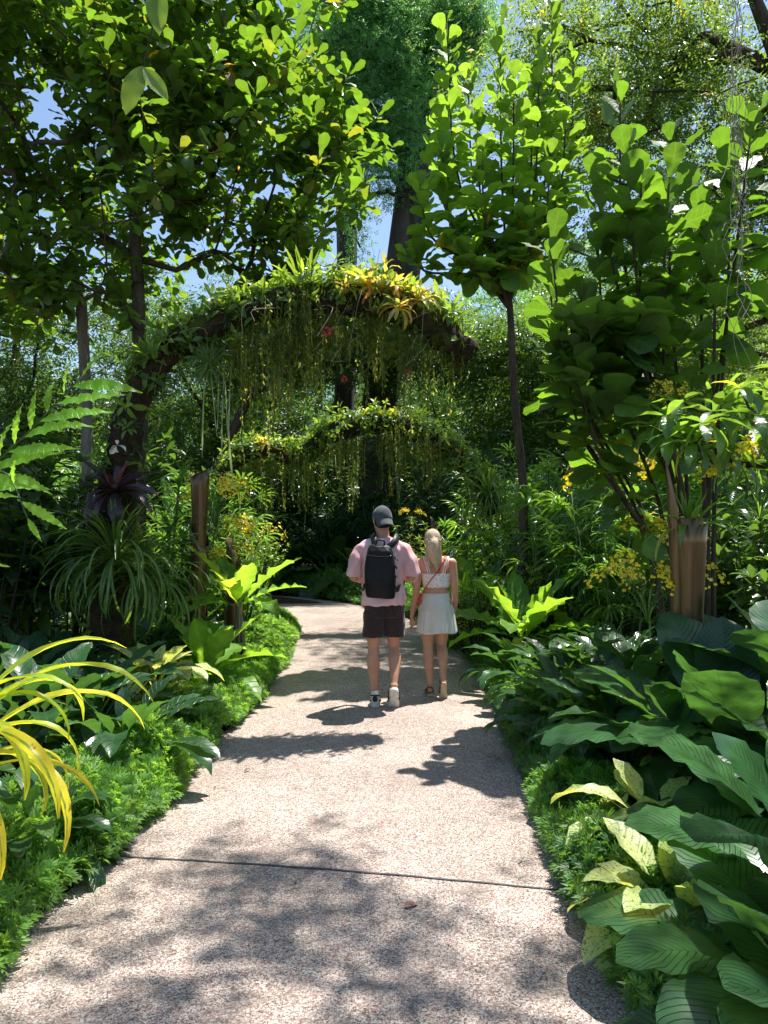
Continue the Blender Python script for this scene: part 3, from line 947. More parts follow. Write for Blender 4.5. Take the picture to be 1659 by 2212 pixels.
def yellow_plant():
    g = Geo(); r = np.random.default_rng(3)
    base = np.array([-1.97, 3.15, .44])
    # azimuth, elevation, length scale, bend set
    L = [(.10, 1.12, 1.25, 3, .2), (.35, .95, 1.12, 3, .75), (-.25, .75, 1.05, 4, .9), (-.55, .95, 1.12, 4, .8), (.0, .6, .85, 2, .95), (.6, 1.2, 1.15, 2, .3),
         (-.9, .85, .95, 4, .5), (-1.3, .95, .8, 4, .7), (1.0, 1.05, 1.1, 4, .2), (-.05, 1.3, 1.0, 3, .1), (2.2, 1.0, 1., 3, .3), (3.0, .9, 1, 4, .2), (4.0, 1., 1, 4, .4), (-1.7, 1.1, 1., 3, .6), (-.12, .9, .8, 5, .55), (.2, 1.05, .9, 5, .5), (-.4, 1.15, 1.0, 5, .4), (.45, .8, .8, 5, .85), (-.7, .65, .9, 4, .95), (.05, 1.35, .95, 5, .15)]
    for az, el, s, k, q in L:
        az, el = az + r.normal(0, .03), el
        M = frames(np.array([[.03 * math.cos(az), .03 * math.sin(az), 0]]), azel(az, el)[None], upn(az, el)[None] + r.normal(0, .1, (1, 3)), s)
        g.inst(T_STRAP[k], M, np.array([q]))
    o = thing('strap_leaf_plant', 'yellow and green striped strap-leaf plant arching over the ferny edging', 'strap-leaf plant', tuple(base))
    g.build('foliage', G['yellow'], o)
    s = Geo()
    for k in range(6): a = k * 1.05; tube(s, curve([(.05 * math.cos(a), .05 * math.sin(a), -.34), (.035 * math.cos(a), .035 * math.sin(a), -.1), (.02 * math.cos(a), .02 * math.sin(a), .04)], 6), [.03, .025, .022, .02, .018, .016], 7)
    s.build('stem', G['stem'], o)


yellow_plant()


def frond_plant():
    """toothed bright frond on a tall stem at the border"""
    g = Geo(); s = Geo(); r = np.random.default_rng(9)
    T = [leaf(.27, .055, 'lance', 20, 1, .25 + .3 * k, .12, wave=.10, wn=5, tooth=.17, bp=1.5) for k in range(3)]
    base = np.array([-1.78, 2.75, .12])

    def fr(pts, n, s0, g):
        c = curve(pts, 24); tube(s, c, np.linspace(.006, .002, 24), 5)
        for i in range(n):
            f = .22 + .78 * i / (n - 1); q = f * 22.99; k = int(q)
            p = c[k] + (c[k + 1] - c[k]) * (q - k); t = norm(c[min(k + 2, 23)] - c[k])
            right = i % 2
            d = norm(np.array([1., -.1, .12 - .5 * f * (s0 < .9)]) if right else np.array([-.15, -.1, 1.])) if i < n - 1 else t
            d = norm(d + t * .25 + r.normal(0, .16, 3))
            g.inst(T[i % 3], frames(p[None], d[None], np.array([[-.2, -.75, .6]]) + r.normal(0, .12, (1, 3)), s0 * (1.05 if right else .62) * (1 - .25 * f)), r.uniform(0, 1, 1))
    gf = [Geo(), Geo()]
    A = at(-150, 1250, 2.75) - base; B = at(-30, 1030, 2.65) - base; C = at(70, 925, 2.55) - base; D = at(175, 815, 2.5) - base
    fr([np.zeros(3), A, B, C, D], 19, 1.1, gf[0])
    A2 = at(-160, 1200, 2.9) - base; B2 = at(-60, 1060, 2.7) - base; C2 = at(10, 1020, 2.5) - base; D2 = at(60, 1120, 2.4) - base
    fr([np.zeros(3), A2, B2, C2, D2], 11, .8, gf[1])
    o = thing('toothed_fern', 'bright green toothed frond reaching in at the border beside the arch', 'fern', tuple(base))
    for q in gf: q.build('frond', G['fern'], o)
    s.build('stem', G['stem'], o)


frond_plant()

# ---- spiky fountain plants on / beside the arch foot
place('spider0', 'spiky_plant', 'striped fountain of narrow leaves hanging on the mossy arch foot', 'spiky plant', at(248, 1205, 6.35), 0, 1.02)
place('spider1', 'spiky_plant', 'thin-leaved fountain plant lower on the arch foot, toward the path', 'spiky plant', at(312, 1245, 6.6), 2, 1.0)
place('spider2', 'spiky_plant', 'pale spiky plant at the landing end of the far arch', 'spiky plant', at(1055, 1075, 11.2), 1, 1.0)

# ---- tall canes and shrubs, left mid-ground
GS = 'dark cane thicket left of the arch'
for i, (px, Y, k, s, lab) in enumerate([
    (40, 7.2, 'ginger', 1.05, 'tall cane thicket behind the bright toothed frond'),
    (150, 8.2, 'dshrub0', 1.15, 'dark leafy canes between the frond and the mossy arch foot'),
    (-60, 6.6, 'dshrub1', 1.2, 'dark thicket at the border above the yellow leaves'),
    (60, 9.8, 'dshrub2', 1.3, 'leafy dark bush deep behind the cane thicket'),
    (190, 11.0, 'rhapis1', 1.3, 'fan-palm clump glimpsed beside the mossy arch foot'),
]):
    place(k, 'cane_shrub', lab, 'shrub', gp(px, Y), rz(), s, GS)
place('drac0', 'spiky_shrub', 'shrub of narrow-leaved rosettes behind the sheathed metal post', 'shrub', gp(390, 9.2), .3, 1.25)
place('drac1', 'spiky_shrub', 'tall narrow-leaved shrub between the arch foot and the metal post', 'shrub', gp(330, 8.8), 1.3, 1.35)
place('drac2', 'spiky_shrub', 'spiky shrub behind the yellow orchids at the inside of the bend', 'shrub', gp(505, 10.4), 2.3, 1.0)
place('fine_shrub', 'bush', 'feathery bright bush beside the yellow orchids at the inside of the bend', 'bush', gp(560, 9.4, .9), 0, .7)
place('rhapis0', 'fan_palm', 'fan palm under the near end of the far arch', 'fan palm', gp(440, 12.5), 1, 1.2, 'fan palms in the beds')
place('dshrub1', 'bush', 'dark bush under the hanging strands of the far arch', 'bush', gp(520, 14.5), 2, 1.1)
place('dshrub2', 'bush', 'dark bush closing the view left of the far arch', 'bush', gp(400, 15.0), 1, 1.5)

# ---- right mid-ground
GF = 'fan palms in the beds'
for i, (px, Y, k, s, lab) in enumerate([
    (1330, 8.4, 'rhapis1', .95, 'fan palm carrying the topmost cluster of yellow orchid blooms'),
    (1215, 9.5, 'rhapis2', 1.1, 'sunlit fan palm behind the bright upright rosette'),
    (1290, 11.0, 'rhapis0', 1.3, 'large fan palm under the drooping fig leaves'),
    (1170, 13.0, 'rhapis1', 1.3, 'fan palm by the thin fig trunk'),
    (1390, 9.6, 'rhapis2', 1.25, 'fan palm left of the tapered brown planter'),
    (1110, 15.0, 'rhapis0', 1.4, 'fan palm beyond the landing end of the far arch'),
    (1600, 9.5, 'rhapis1', 1.6, 'fan palm in the thicket behind the plumeria-like shrub'),
]):
    place(k, 'fan_palm', lab, 'fan palm', gp(px, Y), rz(), s, GF)
place('twigs', 'bush', 'sunlit twiggy bush between the far arch end and the fan palms', 'bush', gp(1130, 10.4), .5, 1.25)
place('fine_shrub', 'bush', 'small fine-leaved bush right beside the blonde woman', 'bush', gp(1035, 9.0, .1), 1.4, .95)
place('twigs', 'bush', 'pale twiggy bush behind the bright upright rosette', 'bush', gp(1190, 9.0), 2.5, 1.2)
place('shrub0', 'bush', 'leafy bush right of the thin fig trunk', 'bush', gp(1160, 12.0), 1.4, 1.5)
place('shrub1', 'bush', 'bush at the far end of the right bed behind the woman\'s head', 'bush', gp(985, 12.6), 1.4, .95)
place('twigs', 'bush', 'thin yellow-green bush right of the man\'s cap', 'bush', gp(890, 15.2), 2.5, 1.3)
place('drac1', 'spiky_shrub', 'narrow-leaved shrub beyond the far arch end', 'shrub', gp(1010, 13.6), 2.5, 1.1)
place('shrub2', 'bush', 'pale-flowering young tree bush under the drooping fig leaves', 'bush', gp(1190, 10.0, .7), .4, 1.35)
place('dshrub0', 'bush', 'dark bush behind the tapered brown planter', 'bush', gp(1560, 7.6), .4, .85)
place('dshrub1', 'bush', 'deep shaded bush at the border behind the ribbed plants', 'bush', gp(1680, 6.8), .9, .9)
place('broad_dark', 'broad_leaf_plant', 'broad dark shaded leaves behind the tapered planter, at the border', 'plant', gp(1590, 6.9, .1), 3.9, 1.1)

# ---- far back beyond the bend
place('broad_dark', 'broad_leaf_plant', 'big shaded broad-leaved plant across the bend, left of the man', 'plant', (-1.35, 18.6, .4), .4, 1.6, 'shaded broad-leaved plants across the bend')
place('broad_dark', 'broad_leaf_plant', 'smaller shaded broad-leaved plant across the bend, close to the man\'s shoulder', 'plant', (-.5, 17.6, .35), 2.4, 1.35, 'shaded broad-leaved plants across the bend')
place('broad_dark', 'broad_leaf_plant', 'shaded broad-leaved plant across the bend, furthest from the man', 'plant', (-2.5, 19.4, .4), 4.4, 1.4, 'shaded broad-leaved plants across the bend')
for i, (x, y, s, lab) in enumerate([
    (-3.3, 20.4, 1.5, 'shaded palm thicket across the bend at the inside corner'),
    (-1.9, 20.8, 1.6, 'shaded palm thicket across the bend under the hanging strands'),
    (-.5, 20.2, 1.55, 'shaded palm thicket directly beyond the man'),
    (.9, 19.2, 1.5, 'shaded palm thicket beyond the gap between man and woman'),
    (2.3, 18.0, 1.5, 'shaded palm thicket beyond the woman'),
    (-5., 20.5, 1.5, 'shaded palm thicket where the path disappears'),
    (.2, 23, 2.1, 'tall shaded palm thicket, second row behind the man'),
    (-2.8, 23, 2.1, 'tall shaded palm thicket, second row under the far arch'),
    (3.4, 21, 2.1, 'tall shaded palm thicket, second row behind the far arch end'),
]):
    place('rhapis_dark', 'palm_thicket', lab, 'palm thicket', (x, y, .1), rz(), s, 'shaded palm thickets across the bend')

# ---- yellow orchids
GO = 'yellow spray orchids'
for i, (px, py, Y, s, a, lab) in enumerate([
    (1345, 1130, 7.6, 1.5, 0, 'widest cloud of yellow orchids, on the fan palm above the bed'),
    (1425, 1250, 6.0, .95, 2.6, 'middle yellow orchid spray beside the tapered planter'),
    (1400, 1345, 5.2, .95, 2.9, 'lowest yellow orchid spray, over the dark ribbed leaves'),
    (1640, 1120, 5.2, 1.0, 3., 'yellow orchid sprays reaching in from the border'),
    (465, 1150, 8.3, 1.1, .3, 'yellow orchid spray springing from the sheathed metal post'),
    (545, 1205, 8.6, .95, 1.3, 'yellow orchid cluster nearest the path on the inside of the bend'),
    (492, 1245, 8.4, .7, 2.3, 'small low yellow orchid spray between the rosette and the post'),
    (890, 1130, 13.5, .5, 4., 'distant yellow orchid spray right of the man\'s cap'),
    (1465, 905, 5.6, .55, 1., 'small yellow orchid tuft above the planter in the plumeria leaves'),
    (455, 1095, 9.0, .8, 2.0, 'faint yellow orchid spray behind the top of the metal post'),
]):
    place(f'orchid{i % 3}', 'yellow_orchid', lab, 'orchid', at(px, py, Y), a, s, GO)


# ---- litter on the path
for i, (px, py, s, a, c, lab) in enumerate([
    (872, 1958, 1.0, .5, (.30, .13, .06), 'small rusty dead leaf on the path below the joint line'), (1153, 1716, .9, 2., (.03, .025, .02), 'black curled dead leaf near the planter-side kerb'),
    (682, 1850, .5, 1., (.06, .04, .02), 'tiny dark fallen leaf on the path just above the joint line'), (1085, 1640, .8, 3., (.40, .10, .04), 'small red fallen leaf below the woman'),
    (540, 1660, .7, 4., (.12, .08, .04), 'brown fallen leaf between the two shadow bands'), (250, 1838, 1.2, .1, (.05, .045, .02), 'dark leaf lying at the arch-side end of the joint line')]):
    q = at(px, py, 1.); d = q - [0, 0, CAMZ]; p = np.array([0, 0, CAMZ]) + d * (-(CAMZ - .024) / d[2])
    g = Geo(); g.inst(leaf(.07, .03, 'ellip', 5, 2, .5, .5, wave=.1), frames(np.zeros((1, 3)), azel(np.array([a]), np.array([.12])), np.array([[0, 0, 1.]]), s), np.array([.5]))
    o = g.build('fallen_leaf', plainmat('dead_leaf', c, .7), loc=tuple(p)); tag(o, lab, 'fallen leaf')


r_ = np.random.default_rng(77); g = Geo(); n = 170
L_ = interp_edge(LEFT_EDGE, 200); R_ = interp_edge(RIGHT_EDGE, 200); P = []
for k in range(n):
    y = r_.uniform(2.3, 12); xl = np.interp(y, L_[:, 1], L_[:, 0]); xr = np.interp(y, R_[:, 1], R_[:, 0])
    f = min(abs(r_.normal(0, .06)), .5) if r_.random() < .8 else r_.uniform(.1, .5)
    P.append((xl + f * (xr - xl) if r_.random() < .5 else xr - f * (xr - xl), y, .022))
az = r_.uniform(0, 6.28, n)
g.inst(leaf(.022, .009, 'ellip', 3, 1, .6, .5), frames(np.array(P), azel(az, np.full(n, .08)), np.array([0, 0, 1.]) + r_.normal(0, .2, (n, 3)), r_.uniform(.4, 1.3, n)), r_.random(n))
o = g.build('leaf_litter', plainmat('litter', (.13, .08, .045), .85, .2, .7, 9)); tag(o, 'tiny dry leaf bits scattered along the path edges', 'leaf litter', kind='stuff')


# ---- metal sheath posts -----------------------------------------------------------------------
def metalmat():
    m, nt = newmat('bronze_sheet'); t = NT(nt)
    tc = t.n('TexCoord'); mp = t.n('Mapping'); mp.inputs['Scale'].default_value = (14, 14, .7); t.l(tc.outputs['Object'], mp.inputs[0])
    n = t.noise(3, 5, .6, mp.outputs[0]); n2 = t.noise(7, 3, .5, tc.outputs['Object'])
    c = t.ramp(n.outputs['Fac'], [(.3, (.14, .085, .045)), (.7, (.21, .14, .075))])
    c = t.mix(t.ramp(n2.outputs['Fac'], [(.5, 0.), (.7, .5)]), c, (.14, .14, .06))
    pr = t.n('BsdfPrincipled'); t.l(c, pr.inputs['Base Color']); pr.inputs['Metallic'].default_value = .75
    pr.inputs['Roughness'].default_value = .3
    t.l(t.bump(n.outputs['Fac'], .15, .008), pr.inputs['Normal'])
    o = t.n('OutputMaterial'); t.l(pr.outputs[0], o.inputs[0]); return m


BRONZE = metalmat()


def sheath(g, z0, z1, r0, r1, cut, th=.006, ns=40, cx=0., seed=0):
    """rolled sheet: radius r0 at the foot to r1 at the top; top edge height = z1 + cut(angle)"""
    V = []; nz = 10
    for layer in (0, 1):
        for j in range(nz + 1):
            for i in range(ns):
                a = 2 * PI * i / ns
                top = z1 + cut(a); z = z0 + (top - z0) * j / nz
                f = (z - z0) / (z1 - z0)
                r = r0 + (r1 - r0) * f - layer * th
                V.append((cx + r * math.cos(a), r * math.sin(a), z))
    Q = []
    o2 = (nz + 1) * ns
    for j in range(nz):
        for i in range(ns):
            k = (i + 1) % ns
            Q.append((j * ns + i, j * ns + k, (j + 1) * ns + k, (j + 1) * ns + i))
            Q.append((o2 + j * ns + k, o2 + j * ns + i, o2 + (j + 1) * ns + i, o2 + (j + 1) * ns + k))
    for i in range(ns):
        k = (i + 1) % ns
        Q.append((nz * ns + i, nz * ns + k, o2 + nz * ns + k, o2 + nz * ns + i))
    g.add(V, Q)


def sheath_posts():
    # tapered planter: narrow foot, wide mouth
    p = at(1489, 1130, 4.9); base = (p[0], p[1], .05)
    t = thing('tapered_planter', 'tapered bronze-brown metal planter post standing in the right bed', 'planter post', base)
    g = Geo(); sheath(g, 0, p[2] - .05 + .03, .03, .115, lambda a: 0.)
    g.build('mouth_sheath', BRONZE, t)
    g = Geo(); sheath(g, .9, 2.04, .03, .068, lambda a: -.6 * (.5 - .5 * math.cos(a - 2.9)) ** .8, cx=-.085)
    g.build('back_sheath', BRONZE, t)
    # plant growing in the mouth
    r = np.random.default_rng(2); f = Geo()
    T = bends(5, .1, 1.6, L=.36, W=.05, prof='lance', n=8, m=1, fold=.4, wave=.03)
    rosette(f, T, 26, 1.5, .25, (.6, .8, 1.05), r, rad=.08)
    o = f.build('potted_orchid', G['shrub']); o.location = (p[0], p[1], p[2] - .03)
    tag(o, 'strap-leaved orchid without blooms growing in the tapered planter mouth', 'orchid')
    for (px, py0, Y, h, w, lab) in [
        (430, 1013, 8.3, None, .112, 'sheathed bronze metal post behind the left rosettes'),
        (505, 1165, 9.4, None, .10, 'short bronze sheath post among the yellow orchids'),
        (938, 1118, 13.2, None, .06, 'thin bronze post behind the woman\'s head'),
        (1005, 1122, 13.6, None, .06, 'thin bronze post right of the woman\'s head')]:
        q = at(px, py0, Y); H = q[2] - .05
        t = thing('sheath_post', lab, 'post', (q[0], q[1], .05), 'bronze sheath posts')
        if w > .11:
            g = Geo(); sheath(g, 0, H * .36, w * .8, w, lambda a: .22 * math.cos(a - 3.0)); g.build('lower_sheath', BRONZE, t)
            g = Geo(); sheath(g, H * .25, H * .68, w * .62, w * .98, lambda a: .16 * math.cos(a - 2.6), cx=.01); g.build('middle_sheath', BRONZE, t)
            g = Geo(); sheath(g, H * .5, H * .98, w * .55, w * .95, lambda a: .05 * math.cos(a - .6), cx=.01); g.build('upper_sheath', BRONZE, t)
        else:
            g = Geo(); sheath(g, 0, H * .95, w * .7, w, lambda a: .1 * math.cos(a - 2.6)); g.build('upper_sheath', BRONZE, t)
            g = Geo(); sheath(g, 0, H * .45, w * .9, w * 1.15, lambda a: .1 * math.cos(a)); g.build('lower_sheath', BRONZE, t)


sheath_posts()


# ---- broad-leaved shrub leaning in over the planter (plumeria-like) -----------------------------
def plumeria():
    r = np.random.default_rng(21)
    base = np.array([3.6, 4.9, .1]); g = Geo(); s = Geo()
    tips = [at(px, py, Y) - base for px, py, Y in [(1440, 900, 5.1), (1500, 960, 4.9), (1475, 870, 5.2), (1540, 890, 5.0), (1600, 840, 5.0), (1560, 960, 5.1), (1640, 900, 4.8),
                                                   (1630, 960, 5.2), (1700, 800, 5.1), (1450, 945, 5.0), (1590, 1000, 5.3), (1520, 915, 4.8), (1730, 900, 5.0), (1420, 925, 5.3)]]
    ch, td = grow([(0, 0, 0), (-.1, 0, .6), (-.15, 0, 1.2), (-.3, 0, 1.75)], tips, .009, 2.4, .25, .25, .03, r)
    for p, q in ch: tube(s, p, q, 6)
    T = bends(4, .3, 1.3, L=.27, W=.085, prof='ellip', n=7, m=1, fold=.25, wave=.04, pet=.03)
    for k, p in enumerate(tips):
        rosette(g, T, 11, 1.1, -.3, (.5, .9, 1), r, base=p, rad=.01, R=np.where(r.random(11) > .95, 1., r.uniform(0, .9, 11)))
    o = thing('plumeria_shrub', 'leafy shrub with bare forked limbs leaning in over the tapered planter', 'shrub', tuple(base))
    g.build('foliage', G['shrub'], o); s.build('branches', BARK, o)


plumeria()


# ---- undergrowth filling the beds and the depth ---------------------------------------------------
def undergrowth(name, label, boxes, mat, T, lsc, seed, flat=.35):
    r = np.random.default_rng(seed); g = Geo()
    for (x0, x1, y0, y1, z1, n) in boxes:
        x = r.uniform(x0, x1, n); y = r.uniform(y0, y1, n)
        hz = z1 * (.72 + .28 * np.sin(1.7 * x + .9 * y + seed) * np.sin(1.3 * y - .6 * x))
        z = .1 + hz * r.random(n) ** .7
        az = r.uniform(0, 6.28, n); el = r.normal(flat, .4, n)
        scatter(g, T, np.c_[x, y, z], azel(az, el), upn(az, el) + r.normal(0, .25, (n, 3)), r.uniform(lsc[0], lsc[1], n), r)
    o = g.build(name, mat); tag(o, label, 'undergrowth', kind='stuff')


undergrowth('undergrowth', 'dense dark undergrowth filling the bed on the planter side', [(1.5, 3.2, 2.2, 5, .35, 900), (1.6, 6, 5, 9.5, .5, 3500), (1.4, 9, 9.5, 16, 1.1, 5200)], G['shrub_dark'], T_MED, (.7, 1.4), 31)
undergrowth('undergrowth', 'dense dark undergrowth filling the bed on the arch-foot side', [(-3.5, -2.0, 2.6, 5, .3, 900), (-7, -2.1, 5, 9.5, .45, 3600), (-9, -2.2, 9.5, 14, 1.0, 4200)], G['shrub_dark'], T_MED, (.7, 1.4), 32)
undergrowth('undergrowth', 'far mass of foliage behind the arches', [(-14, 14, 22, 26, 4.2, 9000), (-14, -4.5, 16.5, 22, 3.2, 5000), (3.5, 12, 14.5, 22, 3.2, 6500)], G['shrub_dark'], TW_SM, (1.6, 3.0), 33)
# ================================================================= TREES
T_FIG = [leaf(.31, .235, 'obov', 8, 2, b, .2, wave=.05, wn=2.5, pet=.035, petw=.004, cup=.12, ph=b * 5) for b in (-.1, .25, .6, 1.0)]
T_ALM = [leaf(.28, .165, 'obov', 6, 2, b, .2, wave=.06, wn=2.5, pet=.025, petw=.004, cup=.1, ph=b * 5) for b in (0, .35, .7, 1.1)]


def leafy_stem(g, s, pts, r, n, T, sc, f0=.3, rad=(.02, .007), yel=.0):
    """upright fig stem: leaves spiral up it, the top ones standing almost erect"""
    c = curve(pts, 14); tube(s, c, np.linspace(rad[0], rad[1], 14), 6)
    f = f0 + (1 - f0) * np.linspace(0, 1, n) ** .8; q = f * 12.99; k = q.astype(int); fr = (q - k)[:, None]
    P = c[k] * (1 - fr) + c[np.minimum(k + 1, 13)] * fr
    az = np.arange(n) * GA + r.uniform(0, 6) + r.normal(0, .2, n)
    e = np.interp(f, [f0, f0 + .5 * (1 - f0), .9, 1], [.0, .5, .95, 1.35]) + r.normal(0, .3, n)
    R = np.where((r.random(n) < yel) & (f < .6), .985, r.uniform(0, .93, n))
    ti = np.clip(np.interp(f, [f0, .85, 1], [3, 1.2, 0]) + r.normal(0, .6, n), 0, 3).astype(int)
    M = frames(P, azel(az, e), upn(az, e) + r.normal(0, .35, (n, 3)), sc * r.uniform(.6, 1.2, n) * np.interp(f, [0, .8, 1], [1, 1.05, .75]))
    for j in range(4):
        i = ti == j
        if i.any(): g.inst(T[j], M[i], R[i])


def fig_clump():
    r = np.random.default_rng(41)
    base = np.array([2.75, 6.35, .1]); g = Geo(); s = Geo()
    stems = [(1340, 190, 6.2), (1352, 330, 5.9), (1450, 300, 6.4), (1445, 395, 5.7), (1625, 262, 5.9), (1575, 350, 6.3), (1190, 530, 5.9), (1285, 405, 6.3),
             (1385, 395, 6.0), (1255, 640, 5.8), (1290, 520, 6.1), (1510, 420, 6.4), (1215, 700, 6.2), (1245, 760, 5.9), (1190, 640, 6.3), (1545, 500, 5.7)]
    for i, (px, py, Y) in enumerate(stems):
        tip = at(px, py, Y) - base
        b = np.array([(-1.0 + 2. * (tip[0] + 1.2) / 2.6) * .28 + r.normal(0, .04), r.normal(0, .12), 0.])
        H = tip[2]
        m1 = b + np.array([tip[0] * .12, tip[1] * .1, H * .4]); m2 = b + np.array([tip[0] * .62, tip[1] * .6, H * .72])
        leafy_stem(g, s, [b, m1, m2, tip], r, int(28 + 8 * r.random()) if py < 480 else 28, T_FIG, .98, (.42 if py < 480 else .4) if px < 1400 else .6, (.022, .008), .02)
    # low drooping leafy limbs
    for (px, py, Y) in [(1255, 850, 5.9), (1300, 915, 5.8), (1220, 790, 6.2), (1340, 870, 6.3), (1275, 740, 5.7), (1350, 770, 5.8)]:
        tip = at(px, py, Y) - base; b = np.array([-.25, 0, 1.9])
        leafy_stem(g, s, [b, b * .4 + tip * .6 + [0, 0, .35], tip + [.1, 0, .16], tip], r, 26, T_FIG, 1.0, .3, (.014, .006), .03)
    o = thing('fiddle_fig_clump', 'dark multi-stemmed fig with big rounded leaves towering over the right bed', 'fig tree', tuple(base))
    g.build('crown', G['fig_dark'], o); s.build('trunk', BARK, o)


def fig_tree():
    r = np.random.default_rng(42)
    Y0 = 9.4
    foot = at(1128, 1120, Y0); base = np.array([foot[0], foot[1], .1]); g = Geo(); s = Geo()
    tr = [np.zeros(3)] + [at(px, py, Y0) - base for px, py in [(1130, 1065), (1118, 930), (1108, 800), (1104, 700), (1098, 625)]]
    tube(s, curve(tr, 20), np.linspace(.06, .04, 20), 8)
    fork = tr[-1]
    stems = [(965, 50, 9.4), (1080, 60, 9.2), (1165, 85, 9.6), (1195, 10, 9.9), (905, 400, 9.0), (890, 545, 9.3), (1010, 150, 9.9), (1225, 200, 9.3), (940, 240, 9.8), (1040, 330, 8.7),
             (1130, 260, 10.1), (1190, 330, 9.0), (970, 420, 9.9), (1240, 120, 10.0), (1010, 560, 8.8), (1150, 470, 8.8), (1110, 160, 9.0), (1030, 240, 9.4), (1215, 440, 9.8), (955, 330, 9.2), (1150, 160, 9.8)]
    for i, (px, py, Y) in enumerate(stems):
        tip = at(px, py, Y) - base
        d = tip - fork
        m1 = fork + np.array([d[0] * .3, d[1] * .3, d[2] * .12 + .1]); m2 = fork + np.array([d[0] * .85, d[1] * .8, d[2] * .45])
        b = fork + (0, 0, -.12 * (i % 3))
        leafy_stem(g, s, [b, m1, m2, tip], r, int(28 + 16 * max(0, d[2]) / 2.6), T_FIG, .94, r.uniform(.25, .5), (.024, .009), .07)
    o = thing('fiddle_fig_tree', 'bright fig tree with one thin bare trunk forking into upright leafy stems', 'fig tree', tuple(base))
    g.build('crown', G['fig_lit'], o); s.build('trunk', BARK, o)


def almond(name, label, base, trunk, center, rad, ntips, seed, nl=10, bark=BARKP, keep=None, extra=()):
    r = np.random.default_rng(seed); base = np.array(base); g = Geo(); s = Geo()
    P = []; cc = []
    while len(cc) < ntips // 9:
        p = r.uniform(-1, 1, 3); q = np.linalg.norm(p)
        if q > 1 or q < .3: continue
        w = np.array(center) + p * np.array(rad)
        if keep and not keep(w): continue
        cc.append(w)
    while len(P) < ntips:
        w = cc[r.integers(0, len(cc))] + norm(r.normal(0, 1, 3)) * r.random() ** .5 * np.array([.7, .7, .55])
        P.append(w - base)
    for e in extra: P.append(np.array(e) - base)
    ch, td = grow([np.array(t) - base for t in trunk], P, .0040, 2.2, .45, .22, .05, r, pen=.12)
    for p, q in ch: tube(s, p, q, 6)
    for k, p in enumerate(P):
        n = nl + int(r.integers(-2, 3))
        f = (np.arange(n) + .5) / n
        az = np.arange(n) * GA + r.uniform(0, 6); el = np.interp(f, [0, 1], [1.1, -.15]) + r.normal(0, .2, n)
        back = (f * .32)[:, None] * -td[k]
        M = frames(p + back, azel(az, el) + td[k] * .25, upn(az, el) + r.normal(0, .2, (n, 3)), r.uniform(.52, .88, n))
        ti = np.clip(f * 4 + r.normal(0, .6, n), 0, 3).astype(int)
        R = r.uniform(0, .9, n) if r.random() > .12 else r.uniform(.3, 1., n)
        for j in range(4):
            i = ti == j
            if i.any(): g.inst(T_ALM[j], M[i], R[i])
    o = thing(name, label, 'tree', tuple(base))
    g.build('crown', G['fig_left'], o); s.build('trunk', bark, o)


fig_clump(); fig_tree()


def kleft(w):  # crown edge as it hangs over the path
    px = CX + FPX * w[0] / w[1]; py = HOR - FPX * (w[2] - CAMZ) / w[1]
    return px < 795 - max(0, 430 - py) * .16 - max(0, py - 430) * .35 and py < 640 + .1 * (px)


almond('broadleaf_tree', 'brownish broad-leaved tree whose bright edge leaves hang over the mossy arch', at(300, 1180, 8.4) * [1, 1, 0] + [0, 0, .1],
       [at(300, 1180, 8.4) * [1, 1, 0] + [0, 0, .1], at(305, 900, 8.4), at(302, 720, 8.4), at(297, 600, 8.4), at(290, 470, 8.4)],
       (-2.3, 8.9, 6.8), (2.6, 1.5, 2.9), 560, 51, 13, BARK, kleft,
       [at(px, py, Y) for px, py, Y in [(740, 210, 8), (700, 150, 8.3), (735, 300, 8), (760, 410, 7.9), (790, 440, 8.2), (640, 120, 8.5), (720, 480, 7.8), (680, 250, 7.6), (330, 340, 6.8), (400, 330, 6.9), (330, 450, 7),
                                        (300, 190, 6.8), (560, 200, 7), (690, 340, 7.4), (640, 450, 7.3), (540, 90, 7.2), (480, 330, 7), (210, 350, 6.9)] + [(int(a), int(b), c) for a, b, c in zip(np.random.default_rng(8).uniform(430, 650, 34), np.random.default_rng(9).uniform(-40, 250, 34), np.random.default_rng(10).uniform(7.6, 9.4, 34))] + [(int(a), int(b), c) for a, b, c in zip(np.random.default_rng(18).uniform(440, 640, 18), np.random.default_rng(19).uniform(380, 560, 18), np.random.default_rng(20).uniform(8.2, 9.6, 18))]])
almond('broadleaf_tree', 'wide pale-limbed broad-leaved tree forking low at the far edge of the left bed', at(190, 1180, 9.6) * [1, 1, 0] + [0, 0, .1],
       [at(190, 1180, 9.6) * [1, 1, 0] + [0, 0, .1], at(188, 900, 9.6), at(182, 770, 9.6), at(175, 650, 9.6), at(150, 560, 9.6)],
       (-4.9, 9.8, 6.7), (3.0, 2.2, 3.2), 560, 52, 13, BARKP, lambda w: HOR - FPX * (w[2] - CAMZ) / w[1] < 690)


